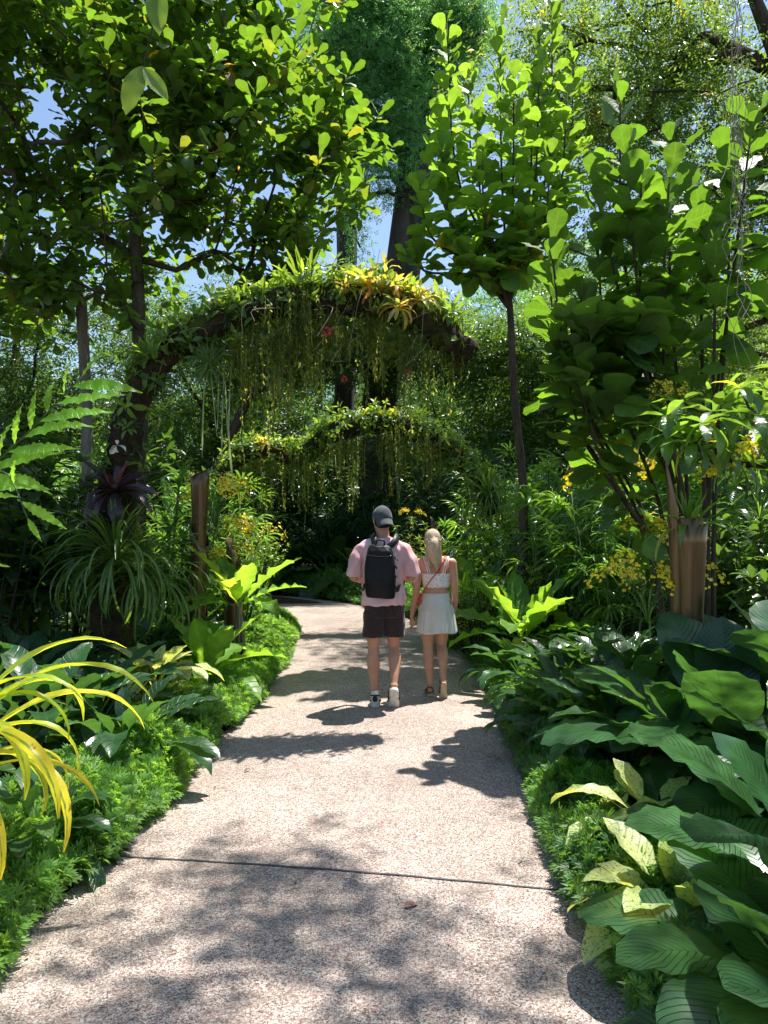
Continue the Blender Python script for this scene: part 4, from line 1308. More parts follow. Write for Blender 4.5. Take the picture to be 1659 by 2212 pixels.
# ---------------------------------------------------------------- fine-leaved trees
def fine_tree(name, label, base, trunk, blobs, ntips, per, mat, T, lsc, seed, bark=BARK, rtip=.01, cat='tree', up=.1, spreadr=.35, down=0., group=None, seg=.8):
    r = np.random.default_rng(seed); base = np.array(base, float); g = Geo(); s = Geo()
    vol = np.array([b[3] * b[4] * b[5] for b in blobs]); vol = vol / vol.sum()
    P = []
    for b, v in zip(blobs, vol):
        k = max(3, int(ntips * v)); d = norm(r.normal(0, 1, (k, 3))) * (r.uniform(.15, 1, (k, 1)) ** .45)
        P.append(np.array(b[:3]) + d * np.array(b[3:6]))
    P = np.concatenate(P) - base
    ch, td = grow([np.array(t) - base for t in trunk], P, rtip, 2.1, seg, up, .08, r, pen=.15)
    for p, q in ch: tube(s, p, q, 5 if len(p) < 6 else 8)
    n = len(P) * per
    C = np.repeat(P, per, 0) + r.normal(0, spreadr, (n, 3)) * [1, 1, .75 + down]
    az = r.uniform(0, 6.28, n); el = r.normal(.0 - down, .5, n)
    R = np.clip(np.repeat(r.normal(.45, .18, len(P)), per) + r.normal(0, .12, n), 0, .95); R[r.random(n) < .01] = 1
    scatter(g, T, C, azel(az, el), upn(az, el) + r.normal(0, .5, (n, 3)), r.uniform(lsc[0], lsc[1], n), r, R)
    o = thing(name, label, cat, tuple(base), group)
    g.build('crown', G[mat] if isinstance(mat, str) else mat, o); s.build('trunk', bark, o)
    return o


# tall vine-clad tree in the centre
b0 = at(815, 1180, 21) * [1, 1, 0]
fine_tree('vine_clad_tree', 'tall leaning grey trunk clad in curtains of small dark leaves, centre of the sky gap', b0,
          [b0, at(815, 905, 21), at(838, 760, 21), at(868, 600, 21), at(888, 450, 21), at(905, 250, 21), at(915, 60, 21), at(920, -100, 21)],
          [tuple(at(px, py, Y)) + (rx, ry, rzz) for px, py, Y, rx, ry, rzz in [(880, 300, 19.6, .75, .4, 1.6), (830, 120, 19.4, 1.1, .5, 2.), (760, 60, 20.5, 1.5, 1.3, 1.8), (720, 230, 20.5, .8, .9, 1.5), (800, 200, 20.2, 1.0, 1.0, 1.9), (770, 330, 20.5, .7, .8, 1.6), (850, 330, 20.4, .6, .6, 1.5), (935, 120, 21, 1.2, 1.2, 2.2), (860, 40, 20.3, 1.0, 1.0, 2.0), (765, 480, 20.7, .3, .4, 1.0), (1000, 30, 21, 1.1, 1.1, 1.6), (900, 330, 20.8, .35, .5, 1.6)]],
          380, 60, 'fine_blue', TW_FINE, (1.0, 1.8), 61, BARKG, .03, up=-.1, spreadr=.22, down=.35)
b1 = at(742, 1180, 22) * [1, 1, 0]
fine_tree('grey_trunk_tree', 'straight grey trunk standing left of the leaning trunk, above the far arch', b1,
          [b1, at(742, 920, 22), at(745, 800, 22), at(750, 600, 22), at(745, 300, 22)], [tuple(at(740, 180, 22.5)) + (1.2, 1.2, 2.4), tuple(at(690, 330, 22.5)) + (.8, 1., 1.2)],
          90, 50, 'fine_blue', TW_FINE, (1.0, 1.8), 62, BARKG, .038, up=-.1, spreadr=.3)

# rain tree: trunk beyond the right border, limbs over the path
b2 = np.array([7.6, 11.5, 0])
fine_tree('rain_tree', 'spreading tree with long dark limbs and small sunlit leaves filling the upper right', b2,
          [b2, b2 + [-.2, 0, 3], b2 + [-.6, -.2, 6], b2 + [-1.6, -.6, 8.4], b2 + [-3.0, -1.5, 10.2]],
          [(5.6, 12.5, 8.2, 2.4, 2.2, 1.5), (3.8, 12.8, 9.6, 2.2, 2.2, 1.4), (6.4, 11., 6.6, 1.6, 1.8, 1.2), (4.8, 14, 6.6, 1.8, 1.5, 1.2), (6.5, 13.5, 4.6, 1.6, 1.5, 1.0)],
          300, 40, 'fine', TW_FINE, (1.2, 2.0), 63, BARK, .012, spreadr=.42)
# overhead crown that throws the dapples on the near path
b3 = np.array([5.2, 3.0, 0])
fine_tree('shade_tree', 'tall shade tree rooted beyond the right border, its crown over the near path', b3,
          [b3, b3 + [0, 0, 3], b3 + [-.3, .2, 6], b3 + [-.9, .6, 8.5]],
          [(2.6, 5.6, 10.6, 1.7, 1.3, .8), (4.3, 6.2, 10.0, 1.4, 1.3, .8), (3.5, 4.4, 10.8, 1.2, .9, .6), (2.2, 4.3, 11.2, .8, .6, .4)],
          22, 22, 'fine', TW_SM, (1.2, 2.0), 64, BARK, .012, spreadr=.3)

# background trees
bg = [
    (-9.5, 19, 8.2, 'fine', 'leafy tree behind the pale-limbed tree at the far left border'),
    (-5.5, 24, 9.6, 'fine', 'mid-green tree seen under the mossy arch'),
    (-2.4, 28, 9.4, 'fine_blue', 'cool green tree behind the hanging strands'),
    (3.4, 26, 8.6, 'fine_blue', 'dense dark tree behind the arch tip'),
    (6.4, 22, 9., 'fine', 'leafy tree behind the thin fig trunk'),
    (10.5, 20, 9., 'fine', 'tree behind the dark fig clump'),
    (13, 26, 11, 'fine_blue', 'tall cool green tree at the upper right, behind the rain tree'),
    (7.2, 31, 13, 'fine_blue', 'tall distant tree right of the sky gap'),
    (-8, 34, 8.0, 'fine_blue', 'distant tree glimpsed through the broad-leaved crowns'),
    (.6, 36, 9., 'fine_blue', 'distant low tree in the centre gap'),
]
for i, (x, y, h, m, lab) in enumerate(bg):
    r_ = 1.9 + .16 * h
    fine_tree('background_tree', lab, (x, y, 0), [(x, y, 0), (x + .1, y, h * .3), (x - .1, y, h * .55), (x, y, h * .8)],
              [(x, y, h * .72, r_ * 1.1, r_, h * .3), (x - r_ * .6, y, h * .45, r_ * .8, r_ * .8, h * .25), (x + r_ * .6, y + .3, h * .4, r_ * .8, r_ * .8, h * .25)],
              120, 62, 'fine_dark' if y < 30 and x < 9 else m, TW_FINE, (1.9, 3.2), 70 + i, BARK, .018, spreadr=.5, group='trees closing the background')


fine_tree('added_shading_tree', 'dark leaning tree added over the bend to shade the palm thickets', (-4.6, 18.5, 0), [(-4.6, 18.5, 0), (-4.3, 18.5, 3), (-3.4, 18.6, 5), (-1.8, 18.8, 6.2)],
          [(-1.6, 19., 6.6, 2.2, 1.8, .9), (1.4, 19.4, 6.4, 2.2, 1.8, .9), (-3.9, 19., 6.2, 1.6, 1.6, .9), (3.6, 19.2, 6.2, 1.5, 1.5, .8)], 150, 60, 'fine_dark', TW_FINE, (1.5, 2.6), 91, BARK, .012, spreadr=.42)  # crown added so that its shadow darkens the palms behind the bend


# ---------------------------------------------------------------- hanging things near the camera
def hanging_leaves():
    g = Geo(); s = Geo(); r = np.random.default_rng(4)
    top = np.array([-.55, 2.0, 4.2])
    pts = [top, at(345, -40, 2.0), at(330, 60, 2.0), at(308, 142, 2.0)]
    pts = [np.array(p) - top for p in pts]
    c = curve(pts, 16); tube(s, c, .0018, 5)
    T = [leaf(.155, .062, 'ellip', 12, 2, .3, .25, wave=.03), leaf(.155, .045, 'ellip', 12, 2, -.2, .35, wave=.03)]
    for (p, d, k, q) in [(at(308, 142, 2.) - top, (-.25, -.3, -1), 0, .3), (at(310, 145, 2.) - top, (.62, -.25, -.95), 1, .6), (at(338, -30, 2.) - top, (.12, -.3, -1), 0, .3), (at(395, -45, 2.03) - top, (.6, -.2, -.7), 1, .2)]:
        g.inst(T[k], frames(np.array([p]), np.array([d]), np.array([[.1, -1, .2]]), 1.), np.array([q]))
    tube(s, [at(345, -40, 2.) - top, at(395, -45, 2.03) - top], .0015, 4)
    o = thing('hanging_vine', 'thin vine dangling close overhead with paired pale oval leaves', 'vine', tuple(top))
    g.build('foliage', G['creeper'], o); s.build('stem', G['stem_dark'], o)


hanging_leaves()


def hanging_roots():
    r = np.random.default_rng(6); s = Geo(); top = np.array([2.15, 4.3, 5.3])
    for k in range(9):
        x = 1590 + r.normal(0, 12)
        y1 = r.choice([620, 720, 560, 850, 430])
        ps = [top + [r.normal(0, .03), r.normal(0, .03), 0]]
        for py in np.arange(-200, y1, 60): ps.append(at(x + r.normal(0, 14), py, 4.3 + r.normal(0, .03)))
        if k == 3: ps.append(at(1655, 840, 4.3))
        tube(s, curve(np.array(ps) - top, 60) + r.normal(0, .003, (60, 3)), .0015 + .001 * r.random(), 4)
    o = s.build('aerial_roots', G['root'], loc=tuple(top)); tag(o, 'tangle of thin pale aerial roots hanging in front of the dark fig', 'aerial roots')


hanging_roots()
# ================================================================= ARCHES WITH EPIPHYTES
T_CRP = bends(3, .4, 1.4, L=.085, W=.032, prof='ellip', n=3, m=1, fold=.25)
TW_CRP = []
for i in range(4):
    g_ = Geo(); rosette(g_, T_CRP, 8, 1.2, .0, (.7, 1, 1.1), np.random.default_rng(i), rad=.01, rise=.05, R=np.full(8, .5)); TW_CRP.append(g_.merged())


def strands(top_pts, seed, lengths, n, mat, w=.010, leafy=True, jit=.06, R=None):
    """curtain of hanging strands, each a thin stem with tiny leaves"""
    r = np.random.default_rng(seed); g = Geo(); top_pts = list(top_pts)
    lf = leaf(.045, .015, 'lance', 2, 1, .6, .2); nc = max(3, n // 10); cl = np.sort(r.random(nc)) * (len(top_pts) - 1)
    top_pts = np.array(top_pts)
    for k in range(n):
        f = float(np.clip(cl[k % nc] + r.normal(0, .05), 0, len(top_pts) - 1.001)); i = min(int(f), len(top_pts) - 2)
        p = top_pts[i] + (top_pts[i + 1] - top_pts[i]) * (f - i) + r.normal(0, jit, 3) * [1, 1, .5]
        L = r.uniform(*lengths) * (.5 + .8 * ((k % nc) * .618 % 1.)) * (.9 if True else 1); m = max(4, int(L / .12))
        z = np.linspace(0, -L, m); sw = r.normal(0, .02, 2)
        pts = np.c_[p[0] + sw[0] * np.sin(z * 3) + r.normal(0, .006, m), p[1] + sw[1] * np.sin(z * 2) + r.normal(0, .006, m), p[2] + z]
        tube(g, pts, w * .35, 3, R=r.random(), cap=False)
        if leafy:
            q = int(L / .016); t = r.uniform(0, m - 1.001, q); ii = t.astype(int); fr = (t - ii)[:, None]
            P = pts[ii] * (1 - fr) + pts[ii + 1] * fr; az = r.uniform(0, 6.28, q); el = r.normal(-.6, .4, q)
            g.inst(lf, frames(P, azel(az, el), upn(az, el), r.uniform(.7, 1.3, q)), np.clip(r.uniform(0, 1) + r.normal(0, .15, q), 0, 1))
    return g


def lumpy(g, c, rad, seed, sides=16, amp=.35):
    r = np.random.default_rng(seed); n = len(c)
    T = norm(np.gradient(c, axis=0)); V = []; u = norm(np.cross(T[0], [0, 1, .1]))
    ph = r.uniform(0, 6, 8)
    for i in range(n):
        u = norm(u - T[i] * np.dot(u, T[i])); v = np.cross(T[i], u)
        for k in range(sides):
            a = 2 * PI * k / sides
            d = 1 + amp * (.5 * math.sin(2 * a + .5 * i + ph[0]) * math.sin(.35 * i + ph[1]) + .3 * math.sin(3 * a - .8 * i + ph[2]) + .25 * math.sin(5 * a + 1.3 * i + ph[3])) + r.normal(0, .05)
            V.append(c[i] + (math.cos(a) * u + math.sin(a) * v) * rad[i] * d)
    Q = [(i * sides + k, i * sides + (k + 1) % sides, (i + 1) * sides + (k + 1) % sides, (i + 1) * sides + k) for i in range(n - 1) for k in range(sides)]
    V = V + [c[-1] + T[-1] * rad[-1] * .3, c[0]]
    Q += [((n - 1) * sides + k, (n - 1) * sides + (k + 1) % sides, n * sides, -1) for k in range(sides)]
    g.add(V, Q, None)


def creeper_on(c, rad, seed, n, upbias, T=TW_CRP, sc=(.8, 1.5), spread=.5, dens=None):
    r = np.random.default_rng(seed); g = Geo(); m = len(c)
    f = r.uniform(0, m - 1.001, n) if dens is None else np.interp(r.random(n), np.cumsum(dens) / np.sum(dens), np.arange(m))
    f = np.clip(f, 0, m - 1.001)
    i = f.astype(int); fr = (f - i)[:, None]; P = c[i] * (1 - fr) + c[i + 1] * fr
    R = np.interp(f, np.arange(m), rad)
    d = norm(r.normal(0, 1, (n, 3)) + np.array([0, -.1, upbias]))
    clump = .5 + .5 * np.sin(f * .55 + 2 * np.sin(f * .23) + seed)
    P = P + d * R[:, None] * (.75 + .5 * r.random((n, 1)) + (1.3 * r.random((n, 1)) ** 5 + .5 * clump[:, None] ** 3 * r.random((n, 1))))
    D = norm(d + r.normal(0, spread, (n, 3)) + [0, 0, .35])
    k = r.integers(0, len(T), n)
    M = rotZtoD(P, D, r.uniform(sc[0], sc[1], n), r)
    rr = np.clip(.35 + .3 * d[:, 2] + r.normal(0, .2, n), 0, 1)
    for j in range(len(T)):
        q = k == j
        g.inst(T[j], M[q], rr[q])
    return g


# ---- near arch
A1 = [(238, 1500, 6.6), (240, 1380, 6.6), (246, 1250, 6.6), (250, 1120, 6.6), (262, 1000, 6.6), (285, 890, 6.6), (335, 790, 6.6), (420, 722, 6.55), (510, 685, 6.5), (610, 655, 6.5), (720, 645, 6.5), (820, 655, 6.5), (900, 682, 6.5), (970, 730, 6.5), (1012, 775, 6.5)]
c1w = curve([at(*p) for p in A1], 90); base1 = np.array([c1w[0][0], c1w[0][1], .05]); c1w[0][2] = .05
c1 = c1w - base1
rad1 = np.interp(np.arange(90), [0, 20, 40, 60, 80, 89], [.17, .15, .13, .125, .14, .12])
t1 = thing('planted_arch', 'great mossy arching limb crossing above the walkers, covered in creepers', 'planted arch', tuple(base1), 'moss-covered arches over the path')
g = Geo(); lumpy(g, c1, rad1, 1); g.build('limb', BARKM, t1)
creeper_on(c1, rad1 * .92, 2, 430, 1.1, sc=(.9, 1.7), dens=np.interp(np.arange(90), [0, 25, 40, 50, 80, 84, 89], [.2, .35, 1, 1.2, 1.1, .1, .0])).build('creeper', G['creeper'], t1)
creeper_on(c1, rad1 * .9, 3, 420, -.7, TW_ROS, (.25, .5), .7).build('moss_tufts', G['shrub_dark'], t1)
# loose wiry roots
r_ = np.random.default_rng(8); s = Geo()
for k in range(60):
    i = r_.integers(18, 86); p = c1[i] + r_.normal(0, .12, 3); q = p + r_.normal(0, .22, 3) + [0, 0, -.12]
    tube(s, curve([p, (p + q) / 2 + r_.normal(0, .1, 3), q], 7), .0022, 3, cap=False)
s.build('wiry_roots', G['root'], t1)

# ---- far arch
A2 = [(470, 1180, 12.4), (480, 1060, 12.4), (520, 985, 12.4), (590, 975, 12.3), (650, 990, 12.2), (700, 945, 12.1), (770, 920, 12.), (840, 918, 12), (910, 935, 11.9), (965, 965, 11.8), (1005, 1005, 11.6), (1040, 1055, 11.4), (1062, 1110, 11.3)]
c2w = curve([at(*p) for p in A2], 80); base2 = np.array([c2w[0][0], c2w[0][1], .05])
c2w[0][2] = .05
c2 = c2w - base2; rad2 = np.full(80, .15); rad2[60:] = np.linspace(.15, .1, 20)
t2 = thing('planted_arch', 'farther lower arch limb draped in creepers and hanging strands behind the walkers', 'planted arch', tuple(base2), 'moss-covered arches over the path')
g = Geo(); lumpy(g, c2, rad2, 5); g.build('limb', BARKM, t2)
creeper_on(c2, rad2 * 1.1, 6, 800, .6, sc=(.9, 1.6)).build('creeper', G['creeper'], t2)

# ---- hanging curtains (each clump its own)
GH = 'strands hanging from the arches'
for i, (x0, x1, y0, L, n, mat, Y, w, lab) in enumerate([
    (470, 560, 705, (.5, 1.1), 26, 'strand', 6.5, .01, 'dark strand curtain hanging at the bend of the near arch'),
    (560, 630, 690, (.8, 1.35), 26, 'strand', 6.45, .01, 'long curtain hanging under the rising part of the near arch'),
    (625, 665, 650, (.4, .75), 34, 'strand', 6.35, .012, 'thick feathery tassel hanging in front of the near arch crown'),
    (665, 740, 670, (.5, 1.0), 26, 'strand', 6.5, .01, 'strand curtain beside the pink hanging flower'),
    (745, 840, 685, (.4, 1.0), 24, 'strand', 6.5, .01, 'thin strand curtain below the orange rosettes'),
    (855, 890, 700, (.9, 1.35), 12, 'strand', 6.45, .01, 'pair of long strands reaching down right of the arch crown'),
    (900, 980, 720, (.4, .8), 18, 'strand', 6.5, .01, 'short strands under the falling end of the near arch'),
    (520, 600, 985, (.9, 1.5), 22, 'strand', 12.2, .013, 'long pale curtain at the near end of the far arch'),
    (625, 670, 985, (.6, 1.0), 30, 'strand', 12.0, .016, 'dense skirt of strands in the dip of the far arch'),
    (690, 790, 950, (.6, 1.4), 30, 'strand', 11.9, .013, 'strand curtain hanging from the far arch crown'),
    (800, 880, 930, (.7, 1.3), 28, 'strand', 11.8, .013, 'strand curtain of the far arch above the man\'s cap'),
    (890, 990, 950, (.4, 1.1), 26, 'strand', 11.7, .013, 'strand curtain on the falling side of the far arch'),
]):
    P = np.array([at(x0, y0, Y), at((x0 + x1) / 2, y0 - 8, Y), at(x1, y0, Y)]); b = P[1].copy()
    gg = strands(P - b, 200 + i, L, int(n * (1.5 if Y < 8 else 1.2)), mat, w, jit=.07 if Y < 8 else .13)
    dn = creeper_on(np.linspace(P[0], P[2], 12) - b + [0, 0, -.12], np.full(12, .13), 400 + i, 60, -.8, TW_ROS, (.18, .36), .8) if i % 2 else None
    if dn: V_, Q_, U_, R_, M_ = dn.merged(); gg.add(V_, Q_, U_, R_, M_)
    o = gg.build('hanging_strands', G[mat], loc=tuple(b)); tag(o, lab, 'hanging plant', GH)

# pale flat ribbons (forked) low on the near arch
r_ = np.random.default_rng(12); g = Geo(); b = at(470, 800, 6.4)
T = [leaf(.75, .015, 'strap', 10, 1, .1, .2, wave=.4), leaf(.95, .024, 'strap', 10, 1, .05, .2, wave=.4)]
n = 6
g.inst(T[0], frames(r_.normal(0, .06, (n, 3)), np.c_[r_.normal(0, .12, n), r_.normal(0, .1, n), -np.ones(n)], np.c_[r_.normal(0, .3, n), -np.ones(n), np.zeros(n)], r_.uniform(.7, 1.3, n)), r_.random(n))
o = g.build('ribbon_fern', G['strand_pale'], loc=tuple(b)); tag(o, 'pale grey-green forked ribbons dangling below the bend of the near arch', 'fern')

# strap-leaved epiphyte under the bend
place('spider1', 'spiky_plant', 'thin green strap leaves sprouting under the bend of the near arch', 'spiky plant', at(455, 790, 6.4), 0, .36, tilt=(.9, 0))
# bromeliads and orchids on the arch
for i, (px, py, Y, s, k, lab) in enumerate([
    (745, 625, 6.45, .62, 'or', 'yellow-green rosette at the head of the orange row on the arch'),
    (790, 622, 6.4, .75, 'or', 'golden rosette at the middle of the arch crown'),
    (835, 628, 6.4, .8, 'or', 'largest orange-yellow rosette on the arch crown'),
    (870, 632, 6.45, .7, 'or', 'yellow rosette right next to the largest orange one'),
    (905, 652, 6.4, .75, 'or', 'red-tinged rosette on the falling side of the arch crown'),
    (860, 668, 6.3, .65, 'or', 'brownish rosette hanging on the front of the arch crown'),
]):
    proto(f'bro{i}', p_brom, 300 + i, 24, 'orange', (.6, 1, 1.05))
    place(f'bro{i}', 'bromeliad', lab, 'bromeliad', at(px, py - 2, Y - .05), i * 1.3, s * .88, 'orange rosettes on the arch', tilt=(.5, .2))
proto('brp', p_brom, 310, 34, 'purple')
proto('brr', p_brom, 311, 18, 'orange')
place('brp', 'bromeliad', 'dark purple bromeliad with a red heart clinging to the arch foot', 'bromeliad', at(248, 1062, 6.4), 0, 1.3, tilt=(.5, 0))
place('brr', 'bromeliad', 'small red star rosette on the near end of the far arch', 'bromeliad', at(575, 960, 12.1), 0, .75)
proto('dendro', p_lily, 312, 'creeper', 30, bends(3, .05, .5, L=.2, W=.035, prof='lance', n=5, m=1, fold=.4, pet=.16, petw=.005), (1.45, .9), (.8, 1, 1))
place('dendro', 'upright_orchid', 'upright tuft of yellow-green cane orchid on top of the near arch', 'orchid', at(660, 632, 6.45), 0, 1.0)
place('dendro', 'upright_orchid', 'leafy orchid tuft at the tip of the near arch', 'orchid', at(965, 700, 6.4), 2, .75, tilt=(.3, .5))
place('dendro', 'upright_orchid', 'leafy tuft on the rising shoulder of the near arch', 'orchid', at(330, 775, 6.4), 1, .7, tilt=(0, -.4))
# pink hanging flower + small red ones
for (px, py, Y, s, m, py0, lab) in [(705, 716, 6.3, .045, 'red', 640, 'pink-red ball of blooms hanging from the arch on a thin stalk'), (743, 818, 6.4, .03, 'red', 700, 'small red bloom dangling below the arch, left of the strands'),
                                    (882, 803, 6.4, .025, 'red', 690, 'tiny red bloom dangling near the paired long strands')]:
    r_ = np.random.default_rng(int(px)); b = at(px, py, Y); t = thing('hanging_flower', lab, 'flower', tuple(b), 'red blooms hanging from the arch')
    g = Geo(); n = 46; d = norm(r_.normal(0, 1, (n, 3)))
    g.inst(leaf(.022, .014, 'ellip', 2, 1, .5, .2), frames(d * s * .5, d, r_.normal(0, 1, (n, 3)), s / .035), r_.random(n)); g.build('petals', G['red'], t)
    g = Geo(); tube(g, [(0, 0, 0), (.01, 0, .2), at(px + 3, py0, Y) - b], .002, 4); g.build('flower_stem', G['stem_dark'], t)
r_ = np.random.default_rng(3); g = Geo(); n = 7; d = norm(r_.normal(0, 1, (n, 3)))
g.inst(leaf(.09, .05, 'ellip', 5, 2, .9, .3), frames(d * .01, d * [1, 1, 1.5], r_.normal(0, 1, (n, 3)), 1.), r_.random(n))
o = g.build('white_orchid', G['white'], loc=tuple(at(252, 962, 6.35))); tag(o, 'single drooping white bloom on the arch foot above the purple bromeliad', 'orchid')
# ================================================================= PEOPLE
def ball(g, c, r, n=14):
    """ellipsoid"""
    r = np.broadcast_to(np.asarray(r, float), (3,)); V = []; m = n // 2
    for i in range(m + 1):
        t = PI * i / m
        for k in range(n):
            a = 2 * PI * k / n
            V.append((c[0] + r[0] * math.sin(t) * math.cos(a), c[1] + r[1] * math.sin(t) * math.sin(a), c[2] + r[2] * math.cos(t)))
    Q = [(i * n + k, (i + 1) * n + k, (i + 1) * n + (k + 1) % n, i * n + (k + 1) % n) for i in range(m) for k in range(n)]
    g.add(V, Q)


def limb(g, pts, rad, n=14, k=20, ell=None):
    """smooth tapered limb through joints with rounded ends"""
    c = curve(pts, k); q = np.interp(np.linspace(0, len(pts) - 1, k), np.arange(len(pts)), rad)
    tube(g, c, q, n)
    ball(g, c[0], q[0], n); ball(g, c[-1], q[-1], n)


def stack(g, rings, n=24):
    """body section: rings of (cx,cy,z,rx,ry[,power])"""
    V = []
    for rg in rings:
        cx, cy, z, rx, ry = rg[:5]; p = rg[5] if len(rg) > 5 else 1.
        for k in range(n):
            a = 2 * PI * k / n; ca, sa = math.cos(a), math.sin(a)
            V.append((cx + rx * math.copysign(abs(ca) ** p, ca), cy + ry * math.copysign(abs(sa) ** p, sa), z))
    m = len(rings)
    Q = [(i * n + k, i * n + (k + 1) % n, (i + 1) * n + (k + 1) % n, (i + 1) * n + k) for i in range(m - 1) for k in range(n)]
    V += [(rings[0][0], rings[0][1], rings[0][2]), (rings[-1][0], rings[-1][1], rings[-1][2])]
    Q += [((k + 1) % n, k, m * n, -1) for k in range(n)] + [((m - 1) * n + k, (m - 1) * n + (k + 1) % n, m * n + 1, -1) for k in range(n)]
    g.add(V, Q)


def dense_rings(keys, m=24):
    K = np.array([list(k) + [1.] * (6 - len(k)) for k in keys], float)
    c = curve(K[:, :3], m)
    t = np.linspace(0, len(K) - 1, m)
    out = []
    for i in range(m):
        out.append((c[i][0], c[i][1], c[i][2], np.interp(t[i], range(len(K)), K[:, 3]), np.interp(t[i], range(len(K)), K[:, 4]), np.interp(t[i], range(len(K)), K[:, 5])))
    return out


def fuse(g, name, mat, parent, voxel=.007, it=4, disp=None, loc=None):
    """one continuous surface out of overlapping volumes"""
    o = g.build(name + '_raw', mat)
    md = o.modifiers.new('r', 'REMESH'); md.mode = 'VOXEL'; md.voxel_size = voxel; md.use_smooth_shade = True
    if it:
        sm = o.modifiers.new('s', 'SMOOTH'); sm.iterations = it; sm.factor = .5
    dg = bpy.context.evaluated_depsgraph_get()
    me = bpy.data.meshes.new_from_object(o.evaluated_get(dg)); me.name = name
    bpy.data.objects.remove(o)
    n = len(me.vertices); co = np.zeros(n * 3, np.float32); me.vertices.foreach_get('co', co); co = co.reshape(-1, 3)
    if disp is not None:
        nn = np.zeros(n * 3, np.float32); me.vertices.foreach_get('normal', nn); nn = nn.reshape(-1, 3)
        co = co + nn * disp(co)[:, None]
        me.vertices.foreach_set('co', co.astype(np.float32).ravel()); me.update()
    for p in me.polygons: p.use_smooth = True
    if len(me.materials) == 0: me.materials.append(mat)
    r = bpy.data.objects.new(name, me); COL.objects.link(r)
    if parent is not None: r.parent = parent
    if loc is not None: r.location = loc
    return r


def hand(g, wrist, d, palm_n, s=1., curl=.5, side=1):
    """five fingers, thumb leaving the side; d = direction of fingers, palm_n = palm facing"""
    d = norm(d); pn = norm(np.array(palm_n) - d * np.dot(palm_n, d)); w = np.cross(d, pn) * side
    wrist = np.array(wrist)
    for f in (-.022, -.008, .008, .022): limb(g, [wrist + w * f * .6 * s, wrist + (d * .085 + w * f) * s], [.016 * s, .0125 * s], 8, 6)
    L = [.072, .082, .076, .06]
    for k, f in enumerate((.027, .009, -.009, -.026)):
        b = wrist + (d * .085 + w * f) * s; l = L[k] * s; c = curl * (1 + .12 * k)
        p1 = b + (d * math.cos(c * .5) + pn * math.sin(c * .5)) * l * .42
        p2 = p1 + (d * math.cos(c * 1.2) + pn * math.sin(c * 1.2)) * l * .32
        p3 = p2 + (d * math.cos(c * 1.9) + pn * math.sin(c * 1.9)) * l * .26
        limb(g, [b, p1, p2, p3], [.0095 * s, .0088 * s, .008 * s, .0068 * s], 8, 10)
    b = wrist + (d * .022 + w * .024) * s
    limb(g, [b, b + (d * .035 + w * .026 + pn * .008) * s, b + (d * .068 + w * .03 + pn * .022) * s], [.0145 * s, .0115 * s, .0085 * s], 8, 8)


def head(g, c, s=1., yaw=0., tilt=0.):
    """head facing +Y (turned by yaw, + = to the left), c = centre of skull; 0.235*s tall"""
    R = np.array(Matrix.Rotation(yaw, 3, 'Z') @ Matrix.Rotation(tilt, 3, 'X'))
    h = Geo()
    ball(h, (0, -.012, .022), (.077, .096, .098), 20)       # skull
    ball(h, (0, .02, -.03), (.064, .07, .085), 18)         # face
    ball(h, (0, .045, -.085), (.036, .034, .03), 12)        # chin
    limb(h, [(-.052, .0, -.055), (-.03, .045, -.088)], [.022, .018], 10, 6); limb(h, [(.052, .0, -.055), (.03, .045, -.088)], [.022, .018], 10, 6)
    limb(h, [(0, .084, .005), (0, .102, -.03)], [.008, .0125], 8, 6)  # nose
    ball(h, (-.011, .092, -.035), .008, 8); ball(h, (.011, .092, -.035), .008, 8)
    for q in (-1, 1):
        limb(h, [(q * .012, .082, .022), (q * .045, .07, .02)], [.008, .007], 8, 5)   # brow
        ball(h, (q * .03, .074, .004), (.013, .01, .009), 10)                         # eyeball in lid
        ball(h, (q * .04, .062, -.028), (.02, .018, .018), 10)                        # cheek
        # ear
        limb(h, [(q * .077, -.008, .018), (q * .088, -.018, .022), (q * .09, -.024, -.002), (q * .08, -.01, -.034)], [.007, .008, .008, .007], 8, 10)
    limb(h, [(-.02, .084, -.058), (0, .09, -.056), (.02, .084, -.058)], [.004, .006, .004], 8, 8)
    limb(h, [(-.016, .084, -.066), (0, .089, -.068), (.016, .084, -.066)], [.004, .006, .004], 8, 8)
    V, Q, UV, Rr, M = h.merged()
    g.add((V * s) @ R.T + np.array(c), Q)
    return R


def folds(k, amp, seed, ax=(1, 1, 1)):
    r = np.random.default_rng(seed); ph = r.uniform(0, 6, 9)
    def f(co):
        x, y, z = co[:, 0] * ax[0], co[:, 1] * ax[1], co[:, 2] * ax[2]
        return amp * (.5 * np.sin(k * (x + .6 * z) + 2 * np.sin(7 * z + ph[0]) + ph[1]) * np.sin(k * .45 * (z - y) + ph[2]) + .3 * np.sin(k * 1.9 * (z - .8 * x + .4 * y) + 1.5 * np.sin(9 * x) + ph[3]) + .2 * np.sin(k * 3.1 * (x + y + .4 * z) + ph[4]))
    return f


SKIN_M = plainmat('skin_tan', (.50, .25, .155), .5, .35, .08, 14, .15, 300, sss=.08)
SKIN_W = plainmat('skin_warm', (.54, .28, .175), .5, .35, .07, 14, .15, 300, sss=.08)


